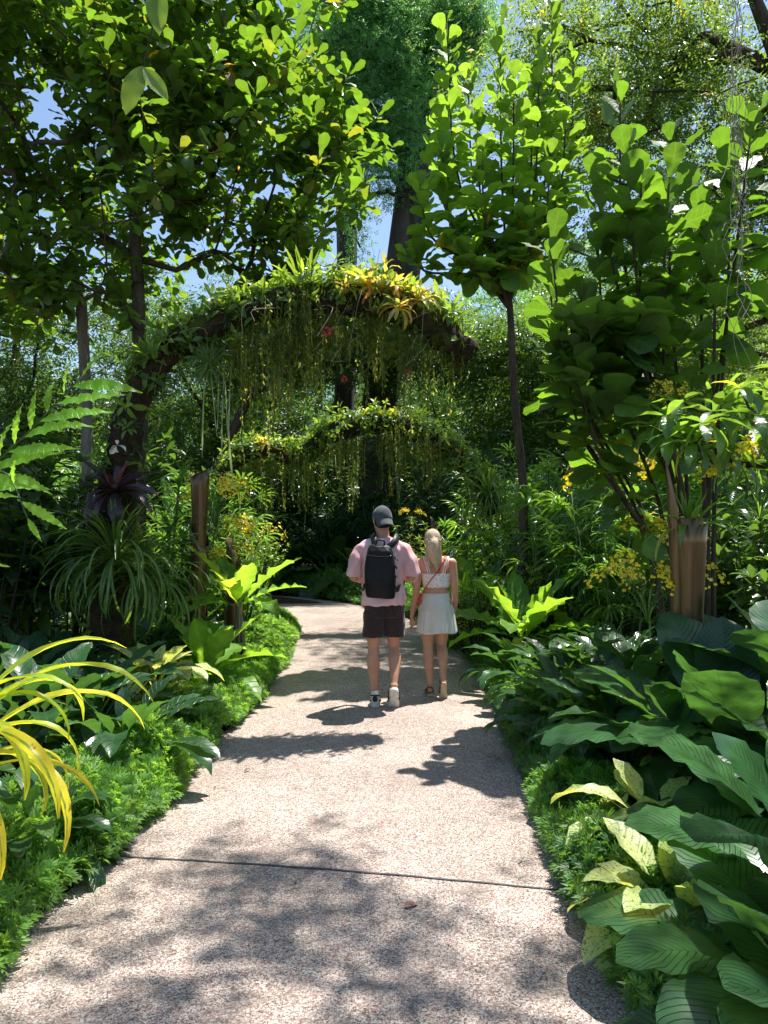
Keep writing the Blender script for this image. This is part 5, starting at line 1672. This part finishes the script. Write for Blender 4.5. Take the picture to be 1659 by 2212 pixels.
def man():
    ox, oy = .0, 6.72
    t = thing('person', 'man in pink T-shirt, dark shorts and backwards grey cap walking away', 'person', (ox, oy, .015))
    g = Geo()
    # torso
    stack(g, dense_rings([(0, 0, .86, .155, .115), (0, 0, .98, .165, .12), (0, .0, 1.1, .155, .11), (-.01, -.005, 1.25, .175, .12), (-.015, -.005, 1.38, .195, .12), (-.015, .0, 1.46, .16, .10), (-.012, .01, 1.52, .075, .07)]))
    limb(g, [(-.012, .0, 1.47), (-.012, .02, 1.6)], [.064, .058])
    head(g, (-.02, .03, 1.665), .98, .35, -.05)
    # legs: left stands, right foot swings with heel up
    limb(g, [(-.085, .0, .90), (-.092, .008, .68), (-.094, .012, .505), (-.096, -.022, .37), (-.086, -.04, .22), (-.08, -.05, .09)], [.092, .074, .05, .0595, .042, .031], 16, 36)
    limb(g, [(-.08, -.04, .07), (-.08, .02, .05), (-.085, .12, .035)], [.04, .035, .025], 12, 10)
    limb(g, [(.08, .0, .90), (.084, .05, .69), (.09, .092, .515), (.097, .02, .405), (.092, -.055, .3), (.088, -.11, .215)], [.092, .074, .05, .0595, .043, .031], 16, 36)
    limb(g, [(.088, -.12, .195), (.088, -.085, .12), (.09, -.03, .06)], [.038, .035, .025], 12, 10)
    # arms: elbows bent, hands together in front
    for q, hx in ((-1, -.06), (1, .05)):
        sh = (q * .17 - .015, -.01, 1.415); el = (q * .255 - .01, -.03, 1.16); wr = (hx + q * .05, .26, 1.17)
        limb(g, [sh, ((sh[0] + el[0]) / 2, -.03, 1.3), el], [.054, .048, .042], 14, 16)
        limb(g, [el, (q * .21, .12, 1.15), wr], [.044, .04, .027], 14, 14)
        hand(g, wr, (-q * .6, .6, .12), (-q * .6, -.5, 0), 1.05, .8, q)
    body = fuse(g, 'body', SKIN_M, t, .0065, 3)
    # shorts
    g = Geo()
    stack(g, dense_rings([(0, 0, .80, .175, .13), (0, 0, .9, .185, .135), (0, 0, 1.0, .18, .13)], 10))
    for q, ky in ((-1, .005), (1, .05)):
        stack(g, dense_rings([(q * .098, ky, .615, .098, .098), (q * .095, ky * .8, .70, .098, .102), (q * .088, ky * .3, .84, .1, .115)], 14))
    fuse(g, 'shorts', plainmat('shorts_cotton', (.036, .021, .021), .85, .2, .2, 30, .3, 500, sheen=.2), t, .008, 2, folds(22, .006, 2))
    # loose T-shirt
    g = Geo()
    stack(g, dense_rings([(-.005, 0, .905, .20, .145), (-.005, 0, 1.0, .195, .142), (-.01, 0, 1.15, .19, .138), (-.015, -.005, 1.3, .205, .138), (-.015, -.005, 1.41, .205, .13), (-.015, .0, 1.475, .15, .105), (-.014, .008, 1.51, .085, .08)], 30))
    for q in (-1, 1):
        c = curve([(q * .11 - .015, -.005, 1.435), (q * .185 - .012, -.012, 1.385), (q * .235 - .01, -.03, 1.27), (q * .255 - .01, -.015, 1.175)], 16)
        tube(g, c, np.interp(np.arange(16), [0, 5, 15], [.072, .073, .08]), 18)
        ball(g, c[0], .073, 14)
        c = curve([(q * .25 - .01, -.02, 1.2), (q * .245, .03, 1.165), (q * .235, .07, 1.155)], 8); tube(g, c, np.interp(np.arange(8), [0, 7], [.066, .064]), 16)
    sm, nt = newmat('pink_cotton'); n_ = NT(nt)
    tc = n_.n('TexCoord'); no = n_.noise(2.2, 4, .6, tc.outputs['Object'], 1.5); no2 = n_.noise(400, 2, .5, tc.outputs['Object'])
    c_ = n_.ramp(no.outputs['Fac'], [(.36, (.70, .37, .35)), (.52, (.74, .45, .45)), (.66, (.68, .54, .66))])
    pr = n_.n('BsdfPrincipled'); n_.l(c_, pr.inputs['Base Color']); pr.inputs['Roughness'].default_value = .9; pr.inputs['Specular IOR Level'].default_value = .15
    n_.l(n_.bump(no2.outputs['Fac'], .2, .002), pr.inputs['Normal']); ou = n_.n('OutputMaterial'); n_.l(pr.outputs[0], ou.inputs[0])
    fuse(g, 'shirt', sm, t, .008, 2, folds(21, .016, 1, (1, 1, .8)))
    # cap worn backwards: crown + brim pointing to the viewer
    capm = plainmat('washed_denim', (.065, .072, .08), .9, .2, .35, 22, .5, 350, sheen=.2)
    R = np.array(Matrix.Rotation(.35, 3, 'Z'))
    hc = np.array((-.02, .03, 1.665))
    g = Geo(); V = []; n = 28; m = 12
    for layer in (0, 1):
        for i in range(m + 1):
            tt = (PI / 2 + .12) * i / m
            for k in range(n):
                a = 2 * PI * k / n
                s = 1 - .03 * layer
                p = np.array([.088 * s * math.sin(tt) * math.cos(a), -.012 + .108 * s * math.sin(tt) * math.sin(a), .028 + .112 * s * math.cos(tt)])
                V.append(R @ p + hc)
    Q = []
    o2 = (m + 1) * n
    for i in range(m):
        for k in range(n):
            kk = (k + 1) % n
            Q += [(i * n + k, (i + 1) * n + k, (i + 1) * n + kk, i * n + kk), (o2 + i * n + kk, o2 + (i + 1) * n + kk, o2 + (i + 1) * n + k, o2 + i * n + k)]
    for k in range(n): Q.append((m * n + (k + 1) % n, m * n + k, o2 + m * n + k, o2 + m * n + (k + 1) % n))
    g.add(V, Q); cobj = g.build('cap', capm, t)
    # brim, slanting down at the nape (away from the face)
    g = Geo(); V = []; nb = 14; mb = 5
    for layer in (0, 1):
        for j in range(mb + 1):
            f = j / mb
            for k in range(nb + 1):
                a = -1.15 + 2.3 * k / nb
                w = math.sin(a) / math.sin(1.15)
                y = -.10 * math.cos(a) - .012 - f * .068 * math.cos(a * .9) ** .5
                p = np.array([.082 * w * (1 - .06 * f), y, .03 - f * .06 - .02 * w * w - .004 * layer])
                V.append(R @ p + hc)
    Q = []
    o2 = (mb + 1) * (nb + 1); c_ = nb + 1
    for j in range(mb):
        for k in range(nb):
            Q += [(j * c_ + k, (j + 1) * c_ + k, (j + 1) * c_ + k + 1, j * c_ + k + 1), (o2 + j * c_ + k + 1, o2 + (j + 1) * c_ + k + 1, o2 + (j + 1) * c_ + k, o2 + j * c_ + k)]
    for k in range(nb): Q.append((mb * c_ + k, o2 + mb * c_ + k, o2 + mb * c_ + k + 1, mb * c_ + k + 1))
    g.add(V, Q); b = g.build('brim', capm, cobj)
    g = Geo(); ball(g, hc + (0, -.01, .139), (.008, .008, .005), 10); g.build('button', capm, cobj)
    # short hair below the cap
    g = Geo(); ball(g, hc + R @ np.array([0, -.022, .0]), (.0805, .09, .08), 20)
    fuse(g, 'hair', plainmat('dark_hair', (.02, .014, .01), .8, .2, .4, 120, .8, 400), t, .007, 1)
    # socks & trainers
    wm = plainmat('trainer_mesh', (.55, .55, .5), .7, .3, .12, 60, .4, 500); wb = plainmat('trainer_black', (.02, .02, .022), .6); ws = plainmat('trainer_sole', (.6, .57, .5), .6, .3, .2, 40)
    for nm, O, rx in (('left', np.array([-.08, -.05, .0]), 0.), ('right', np.array([.088, -.165, .125]), -1.0)):
        Rm = np.array(Matrix.Rotation(rx, 3, 'X'))
        tr = lambda P: (np.array(P, float) @ Rm.T) + O
        def tg(h): V, Q, UV, r0, M0 = h.merged(); k = Geo(); k.add(tr(V), Q); return k
        h = Geo()
        stack(h, dense_rings([(0, .035, .02, .046, .075), (0, .03, .06, .043, .068), (0, .005, .1, .036, .042)], 10)); ball(h, (0, .12, .035), (.046, .095, .034), 18); ball(h, (0, -.01, .04), (.042, .045, .04), 16)
        sh = fuse(tg(h), 'trainer', wm, t, .006, 3)
        h = Geo(); stack(h, dense_rings([(0, -.02, .0, .04, .045), (0, -.02, .028, .044, .05)], 5)); stack(h, dense_rings([(0, .12, .002, .048, .1), (0, .12, .026, .05, .102)], 5)); stack(h, dense_rings([(0, .05, .0, .036, .11), (0, .05, .027, .042, .12)], 5))
        fuse(tg(h), 'sole', ws, sh, .006, 1)
        h = Geo(); ball(h, (0, -.042, .072), (.024, .014, .03), 12); limb(h, [(-.036, -.01, .1), (0, -.04, .106), (.036, -.01, .1)], [.008, .009, .008], 8, 10)
        fuse(tg(h), 'heel_tab', wb, sh, .004, 1)
        for q in (-1, 1):
            h = Geo(); limb(h, [(q * .044, -.01, .05), (q * .047, .05, .045), (q * .049, .1, .03)], [.006, .008, .006], 8, 8); tg(h).build('side_stripe', wb, sh)
        h = Geo(); limb(h, [(0, 0, .1), (0, -.003, .125)], [.037, .036], 14, 6)
        fuse(tg(h), 'sock', G['white'], t, .006, 1)
    # ---------------- backpack (top-level)
    bk = thing('backpack', 'black roll-top style backpack worn on the back of the man in pink', 'backpack', (ox, oy, .015))
    bk.rotation_euler = (0, .035, 0); bk.location.x -= .03
    bm = plainmat('black_nylon', (.008, .008, .009), .42, .2, .3, 18, .3, 350); bl = plainmat('black_webbing', (.022, .022, .025), .5, .4)
    cx = -.045
    g = Geo()
    stack(g, dense_rings([(cx + .01, -.215, .985, .085, .05, .6), (cx + .008, -.225, 1.0, .125, .075, .55), (cx, -.225, 1.15, .14, .085, .5), (cx - .005, -.22, 1.3, .13, .082, .5), (cx - .01, -.205, 1.42, .105, .066, .6), (cx - .01, -.195, 1.455, .065, .04, .7)], 34), 36)
    main = fuse(g, 'pack_body', bm, bk, .007, 3, folds(16, .005, 7))
    g = Geo(); stack(g, dense_rings([(cx - .01, -.262, 1.34, .112, .035, .6), (cx - .01, -.262, 1.39, .102, .042, .6), (cx - .01, -.245, 1.44, .07, .03, .7)], 10), 28); fuse(g, 'top_pocket', bm, bk, .006, 2, folds(25, .004, 9))
    g = Geo(); tube(g, curve([(cx - .118, -.292, 1.36), (cx - .01, -.302, 1.352), (cx + .1, -.292, 1.36)], 12), .0045, 6); g.build('zip', plainmat('zip', (.09, .09, .095), .3, metal=.6), bk)
    g = Geo(); tube(g, curve([(cx - .045, -.23, 1.455), (cx - .04, -.235, 1.49), (cx + .02, -.235, 1.49), (cx + .03, -.23, 1.455)], 14), .008, 8); g.build('haul_loop', bl, bk)

    def strapb(P, w=.024, th=.006, nx=None):
        c = curve(P, 22); V = []
        T_ = norm(np.gradient(c, axis=0))
        for i in range(22):
            out_ = norm(c[i] - np.array([-.015, 0, min(c[i][2], 1.42)])) if nx is None else np.array(nx)
            sd = norm(np.cross(T_[i], out_))
            o_ = np.cross(sd, T_[i])
            for a_, b_ in ((-1, 0), (1, 0), (1, 1), (-1, 1)): V.append(c[i] + sd * w * a_ + o_ * th * b_)
        Q = [(i * 4 + k, i * 4 + (k + 1) % 4, (i + 1) * 4 + (k + 1) % 4, (i + 1) * 4 + k) for i in range(21) for k in range(4)]
        g.add(V, Q + [(0, 3, 2, 1), (84, 85, 86, 87)])
    for q in (-1, 1):
        g = Geo(); strapb([(cx + q * .055, -.15, 1.42), (q * .085 - .02, -.145, 1.475), (q * .105 - .015, -.07, 1.527), (q * .115 - .015, .05, 1.52), (q * .13 - .015, .13, 1.42), (q * .14 - .01, .15, 1.25), (q * .17, .06, 1.1), (cx + q * .14, -.15, 1.06)], .027, .012)
        g.build('shoulder_strap', bl, bk)
    for z in (1.12, 1.2, 1.28, 1.35):
        g = Geo(); limb(g, [(cx + .12, -.285, z), (cx + .145, -.25, z - .03), (cx + .146, -.18, z - .02)], [.007, .008, .007], 8, 8)
        g.build('side_strap', bl, bk)
    g = Geo(); tube(g, curve([(cx + .125, -.29, 1.38), (cx + .15, -.27, 1.25), (cx + .14, -.285, 1.1)], 12), .004, 6); g.build('side_cord', plainmat('pale_cord', (.35, .35, .34), .5), bk)


def woman():
    ox, oy = .5, 7.15
    t = thing('person', 'blonde woman in white strappy crop top and short white skirt walking away', 'person', (ox, oy, .015))
    g = Geo()
    stack(g, dense_rings([(0, 0, .78, .15, .115), (0, -.01, .87, .158, .12), (0, 0, .96, .125, .095), (0, .0, 1.02, .112, .085), (0, -.002, 1.13, .128, .092), (0, -.004, 1.22, .15, .09), (0, .0, 1.28, .13, .072), (0, .005, 1.325, .055, .052)], 40))
    limb(g, [(0, .0, 1.28), (-.005, .01, 1.40)], [.049, .046])
    for q in (-1, 1): limb(g, [(q * .05, -.005, 1.29), (q * .13, -.01, 1.265)], [.045, .045], 12, 8); ball(g, (q * .065, -.045, .85), (.08, .065, .08), 16); ball(g, (q * .055, .07, 1.14), (.055, .05, .055), 14)
    head(g, (-.03, .02, 1.475), .92, .05, .02)
    # legs
    limb(g, [(-.075, 0, .84), (-.076, .01, .62), (-.074, .016, .455), (-.074, -.016, .34), (-.065, -.026, .19), (-.062, -.03, .075)], [.092, .073, .048, .053, .036, .027], 16, 36)
    limb(g, [(-.062, -.03, .055), (-.06, .03, .04), (-.062, .11, .022)], [.03, .027, .018], 12, 10)
    limb(g, [(.07, .01, .84), (.064, .045, .63), (.06, .062, .465), (.064, -.025, .365), (.06, -.1, .25), (.058, -.15, .17)], [.092, .073, .048, .053, .036, .027], 16, 36)
    limb(g, [(.058, -.165, .155), (.056, -.13, .09), (.058, -.09, .035)], [.03, .027, .018], 12, 10)
    # arms
    limb(g, [(-.155, -.005, 1.265), (-.178, -.015, 1.12), (-.19, -.02, .985), (-.212, .02, .86), (-.228, .045, .755)], [.046, .04, .033, .032, .021], 14, 30)
    hand(g, (-.229, .05, .745), (-.1, .12, -1), (.9, .3, 0), .88, .45, 1)
    limb(g, [(.155, -.005, 1.265), (.172, -.01, 1.12), (.182, -.005, .985), (.19, .06, .87), (.185, .12, .78)], [.046, .04, .033, .032, .021], 14, 30)
    hand(g, (.185, .125, .77), (.0, .4, -1), (-.9, .3, 0), .88, .45, -1)
    fuse(g, 'body', SKIN_W, t, .006, 3)
    # crop top
    lm, nt = newmat('white_lace'); n_ = NT(nt); tc = n_.n('TexCoord')
    vo = n_.n('TexVoronoi', feature='F1'); vo.inputs['Scale'].default_value = 48; n_.l(tc.outputs['Object'], vo.inputs['Vector'])
    c_ = n_.ramp(vo.outputs['Distance'], [(.2, (.42, .3, .24)), (.34, (.78, .75, .71))])
    pr = n_.n('BsdfPrincipled'); n_.l(c_, pr.inputs['Base Color']); pr.inputs['Roughness'].default_value = .9; n_.l(n_.bump(vo.outputs['Distance'], .6, .004), pr.inputs['Normal'])
    ou = n_.n('OutputMaterial'); n_.l(pr.outputs[0], ou.inputs[0])
    g = Geo(); V = []; n = 60; m = 8
    for layer in (0, 1):
        for j in range(m + 1):
            f = j / m
            for k in range(n):
                a = 2 * PI * k / n; z = 1.03 + f * .135 + .005 * math.sin(k * 1.9) * (1 if j == 0 else 0)
                rx = np.interp(z, [1.02, 1.13, 1.2], [.117, .134, .152]) + .004 - .003 * layer; ry = np.interp(z, [1.02, 1.13, 1.2], [.09, .098, .1]) + .006 - .003 * layer
                if math.sin(a) > 0: ry += .035 * math.sin(a) * math.sin(PI * min(1, f + .1))
                V.append((rx * math.cos(a), ry * math.sin(a) - .002, z))
    Q = []; o2 = (m + 1) * n
    for j in range(m):
        for k in range(n):
            kk = (k + 1) % n
            Q += [(j * n + k, j * n + kk, (j + 1) * n + kk, (j + 1) * n + k), (o2 + j * n + kk, o2 + j * n + k, o2 + (j + 1) * n + k, o2 + (j + 1) * n + kk)]
    for k in range(n):
        kk = (k + 1) % n; Q += [(m * n + k, m * n + kk, o2 + m * n + kk, o2 + m * n + k), (kk, k, o2 + k, o2 + kk)]
    g.add(V, Q); top = g.build('crop_top', lm, t)
    for (x0, x1) in ((-.075, -.12), (-.055, -.105), (.075, .12), (.055, .105)):
        g = Geo(); tube(g, curve([(x0 * 1.05, -.098, 1.16), ((x0 + x1) / 2, -.104, 1.24), (x1, -.07, 1.305), (x1, .0, 1.325), (x1 * .95, .07, 1.25), (x0, .12, 1.15)], 20), .0045, 6)
        g.build('shoulder_strap', G['white'], top)
    # pleated skirt
    km, nt = newmat('white_cotton'); n_ = NT(nt); tc = n_.n('TexCoord')
    pr = n_.n('BsdfPrincipled'); no = n_.noise(5, 3, .5, tc.outputs['Object']); n_.l(n_.ramp(no.outputs['Fac'], [(.3, (.70, .68, .60)), (.7, (.8, .79, .74))]), pr.inputs['Base Color'])
    pr.inputs['Roughness'].default_value = .9; no2 = n_.noise(60, 4, .6, tc.outputs['Object']); n_.l(n_.bump(no2.outputs['Fac'], .4, .004), pr.inputs['Normal'])
    tr = n_.n('BsdfTranslucent'); tr.inputs[0].default_value = (.7, .65, .55, 1); mx = n_.n('MixShader'); mx.inputs[0].default_value = .2
    n_.l(pr.outputs[0], mx.inputs[1]); n_.l(tr.outputs[0], mx.inputs[2]); ou = n_.n('OutputMaterial'); n_.l(mx.outputs[0], ou.inputs[0])
    g = Geo(); V = []; n = 140; m = 26
    for layer in (0, 1):
        for j in range(m + 1):
            f = j / m; z = .972 - f * .372
            rx = np.interp(f, [0, .12, .4, 1], [.122, .135, .168, .19]); ry = np.interp(f, [0, .12, .3, 1], [.102, .128, .15, .168])
            for k in range(n):
                a = 2 * PI * k / n
                pl = (.002 + .007 * max(0, f - .3)) * math.sin(a * 15 + 3.1 * math.sin(3 * a + 1) + 1.5 * math.sin(5 * a) + .7 * f) + .012 * f * math.sin(a * 5 + 1 + f) + .003 * math.sin(a * 37 + 4 * math.sin(4 * a)) * f
                if .40 < f < .46: pl += .006 * (1 - abs(f - .43) / .03)
                s = 1 - .012 * layer
                V.append(((rx + pl) * s * math.cos(a), (ry + pl) * s * math.sin(a) - .006, z + .008 * f * math.sin(a * 4 + .5)))
    Q = []; o2 = (m + 1) * n
    for j in range(m):
        for k in range(n):
            kk = (k + 1) % n
            Q += [(j * n + kk, j * n + k, (j + 1) * n + k, (j + 1) * n + kk), (o2 + j * n + k, o2 + j * n + kk, o2 + (j + 1) * n + kk, o2 + (j + 1) * n + k)]
    for k in range(n):
        kk = (k + 1) % n; Q += [(k, kk, o2 + kk, o2 + k), (m * n + kk, m * n + k, o2 + m * n + k, o2 + m * n + kk)]
    g.add(V, Q); sk = g.build('skirt', km, t)
    g = Geo()
    stack(g, dense_rings([(0, -.004, .945, .127, .103), (0, -.004, .975, .122, .098)], 5), 40); g.build('waistband', km, sk)
    # blonde hair pulled into a low wavy tail
    hm, nt = newmat('blonde_hair'); n_ = NT(nt); tc = n_.n('TexCoord'); mp = n_.n('Mapping'); mp.inputs['Scale'].default_value = (60, 60, 5); n_.l(tc.outputs['Object'], mp.inputs[0])
    no = n_.noise(3, 5, .7, mp.outputs[0], .6); pr = n_.n('BsdfPrincipled'); n_.l(n_.ramp(no.outputs['Fac'], [(.3, (.26, .16, .08)), (.5, (.55, .42, .26)), (.68, (.78, .68, .5))]), pr.inputs['Base Color'])
    pr.inputs['Roughness'].default_value = .5; n_.l(n_.bump(no.outputs['Fac'], .9, .01), pr.inputs['Normal']); ou = n_.n('OutputMaterial'); n_.l(pr.outputs[0], ou.inputs[0])
    hc = np.array((-.03, .02, 1.475)); g = Geo()
    ball(g, hc + (0, -.018, .024), (.08, .094, .096), 20); ball(g, hc + (0, -.05, -.02), (.06, .055, .06), 16)
    limb(g, [hc + (0, -.09, .03), hc + (.005, -.125, -.02), hc + (.0, -.13, -.1), hc + (.015, -.12, -.19), hc + (.025, -.105, -.245)], [.028, .042, .046, .036, .014], 14, 24)
    rr = np.random.default_rng(5)
    for k in range(34):
        a = rr.uniform(0, 6.28); q = rr.uniform(.03, .068); L = rr.uniform(.15, .27)
        z0 = rr.uniform(-.07, .03); p = hc + (q * math.cos(a), -.11 + q * .6 * math.sin(a), z0)
        pts = [p, p + (.01 * math.sin(k), -.01, -L * .35), p + (-.012 * math.sin(k * 2), 0, -L * .65), p + (.014 * math.sin(k * 3) + .01, .01, -L)]
        limb(g, pts, [.008, .010, .009, .003], 6, 12)
    fuse(g, 'hair', hm, t, .005, 1)
    g = Geo()
    for k in range(90):
        a = rr.uniform(0, 6.28); q = rr.uniform(.03, .066); L = rr.uniform(.14, .30)
        z0 = rr.uniform(-.06, .07); q *= .55 + .45 * min(1, (.07 - z0) / .1); p = hc + (q * math.cos(a), -.105 + q * .7 * math.sin(a), z0)
        tube(g, curve([p, p + (.012 * math.sin(k), -.012, -L * .35), p + (-.016 * math.sin(k * 2), 0, -L * .65), p + (.03 * math.sin(k * 3) + .008, .01, -L)], 10), [.0022] * 9 + [.0006], 4, cap=False)
    g.build('loose_hair', hm, t)
    # sandals
    sm = plainmat('sandal_sole', (.48, .38, .24), .8, .2, .15, 60, .3, 300); st = plainmat('sandal_strap', (.05, .035, .025), .6)
    for O, rx in ((np.array([-.062, -.055, .0]), 0.), (np.array([.058, -.215, .135]), -1.15)):
        Rm = np.array(Matrix.Rotation(rx, 3, 'X'))
        def tg(h): V, Q, UV, r0, M0 = h.merged(); k = Geo(); k.add((V @ Rm.T) + O, Q); return k
        h = Geo(); stack(h, dense_rings([(0, .01, -.004, .03, .04), (0, .01, .016, .03, .04)], 4)); stack(h, dense_rings([(0, .14, -.004, .04, .065), (0, .14, .016, .04, .065)], 4)); stack(h, dense_rings([(0, .07, -.004, .028, .09), (0, .07, .016, .028, .09)], 4))
        so = fuse(tg(h), 'sandal', sm, t, .006, 2)
        h = Geo(); tube(h, curve([(.038, .15, .012), (.0, .14, .048), (-.04, .1, .03), (-.036, .05, .02), (-.03, .02, .03), (-.03, .0, .07), (0, -.02, .085), (.03, .0, .07), (.03, .03, .02)], 26), .0055, 6)
        tg(h).build('sandal_strap', st, so)
    # ---------------- cross-body bag (top-level)
    b = thing('shoulder_bag', 'small red crossbody bag on a thin strap worn by the blonde woman', 'bag', (ox, oy, .015))
    rm = plainmat('red_leather', (.5, .06, .045), .5)
    g = Geo(); c = curve([(.10, .09, 1.22), (.085, .02, 1.325), (.08, -.055, 1.30), (.02, -.108, 1.2), (-.06, -.118, 1.1), (-.125, -.085, 1.0), (-.165, .0, .93), (-.15, .1, .93)], 40)
    tube(g, c, .0055, 6); tube(g, curve([(-.15, .1, .93), (-.08, .15, 1.0), (.04, .15, 1.1), (.10, .09, 1.22)], 16), .0055, 6); g.build('bag_strap', rm, b)
    g = Geo(); tube(g, curve([(.085, -.0, 1.335), (.12, -.06, 1.27), (.1, -.105, 1.2), (.09, -.11, 1.16)], 12), .005, 6); tube(g, curve([(.08, -.055, 1.3), (.04, -.1, 1.24), (.03, -.108, 1.17)], 10), .004, 6); g.build('tie_cord', rm, b)
    g = Geo(); stack(g, dense_rings([(-.13, .15, .84, .06, .025, .5), (-.13, .15, .88, .07, .032, .5), (-.13, .15, .95, .065, .025, .5)], 12)); fuse(g, 'bag_body', rm, b, .006, 2)


man(); woman()
# ================================================================= LIGHT AND CAMERA
SUN_EL, SUN_AZ = math.radians(69.), math.radians(43.)   # azimuth from +Y toward +X
w = bpy.data.worlds.new("World"); S.world = w; w.use_nodes = True
nt = w.node_tree; bgn = nt.nodes['Background']
sky = nt.nodes.new('ShaderNodeTexSky'); sky.sky_type = 'NISHITA'; sky.sun_disc = False
sky.sun_elevation = SUN_EL; sky.sun_rotation = SUN_AZ; sky.air_density = 1.; sky.dust_density = .6; sky.ozone_density = 1.
nt.links.new(sky.outputs[0], bgn.inputs[0]); bgn.inputs[1].default_value = .105
ld = bpy.data.lights.new('sun', 'SUN'); ld.energy = 4.8; ld.angle = math.radians(.5); ld.color = (1, .965, .91)
lo = bpy.data.objects.new('sun', ld); COL.objects.link(lo)
sd = Vector((math.sin(SUN_AZ) * math.cos(SUN_EL), math.cos(SUN_AZ) * math.cos(SUN_EL), math.sin(SUN_EL)))
lo.rotation_euler = sd.to_track_quat('Z', 'Y').to_euler(); lo.location = (0, 0, 30)

cd = bpy.data.cameras.new('camera'); cam = bpy.data.objects.new('camera', cd); COL.objects.link(cam)
cd.sensor_fit = 'VERTICAL'; cd.sensor_height = 36.; cd.lens = 36. * FPX / 2212.; cd.clip_end = 2000; cd.clip_start = .05
cam.location = (0, 0, CAMZ); cam.rotation_euler = (PI / 2 + TH, 0, 0)
S.camera = cam
S.view_settings.view_transform = 'Standard'; S.view_settings.look = 'None'; S.view_settings.exposure = 1.0; S.view_settings.gamma = 1.
S.cycles.max_bounces = 8; S.cycles.diffuse_bounces = 4; S.cycles.glossy_bounces = 2; S.cycles.transmission_bounces = 6; S.cycles.transparent_max_bounces = 4
S.cycles.use_adaptive_sampling = True; S.cycles.adaptive_threshold = .02
S.cycles.sample_clamp_indirect = 6.
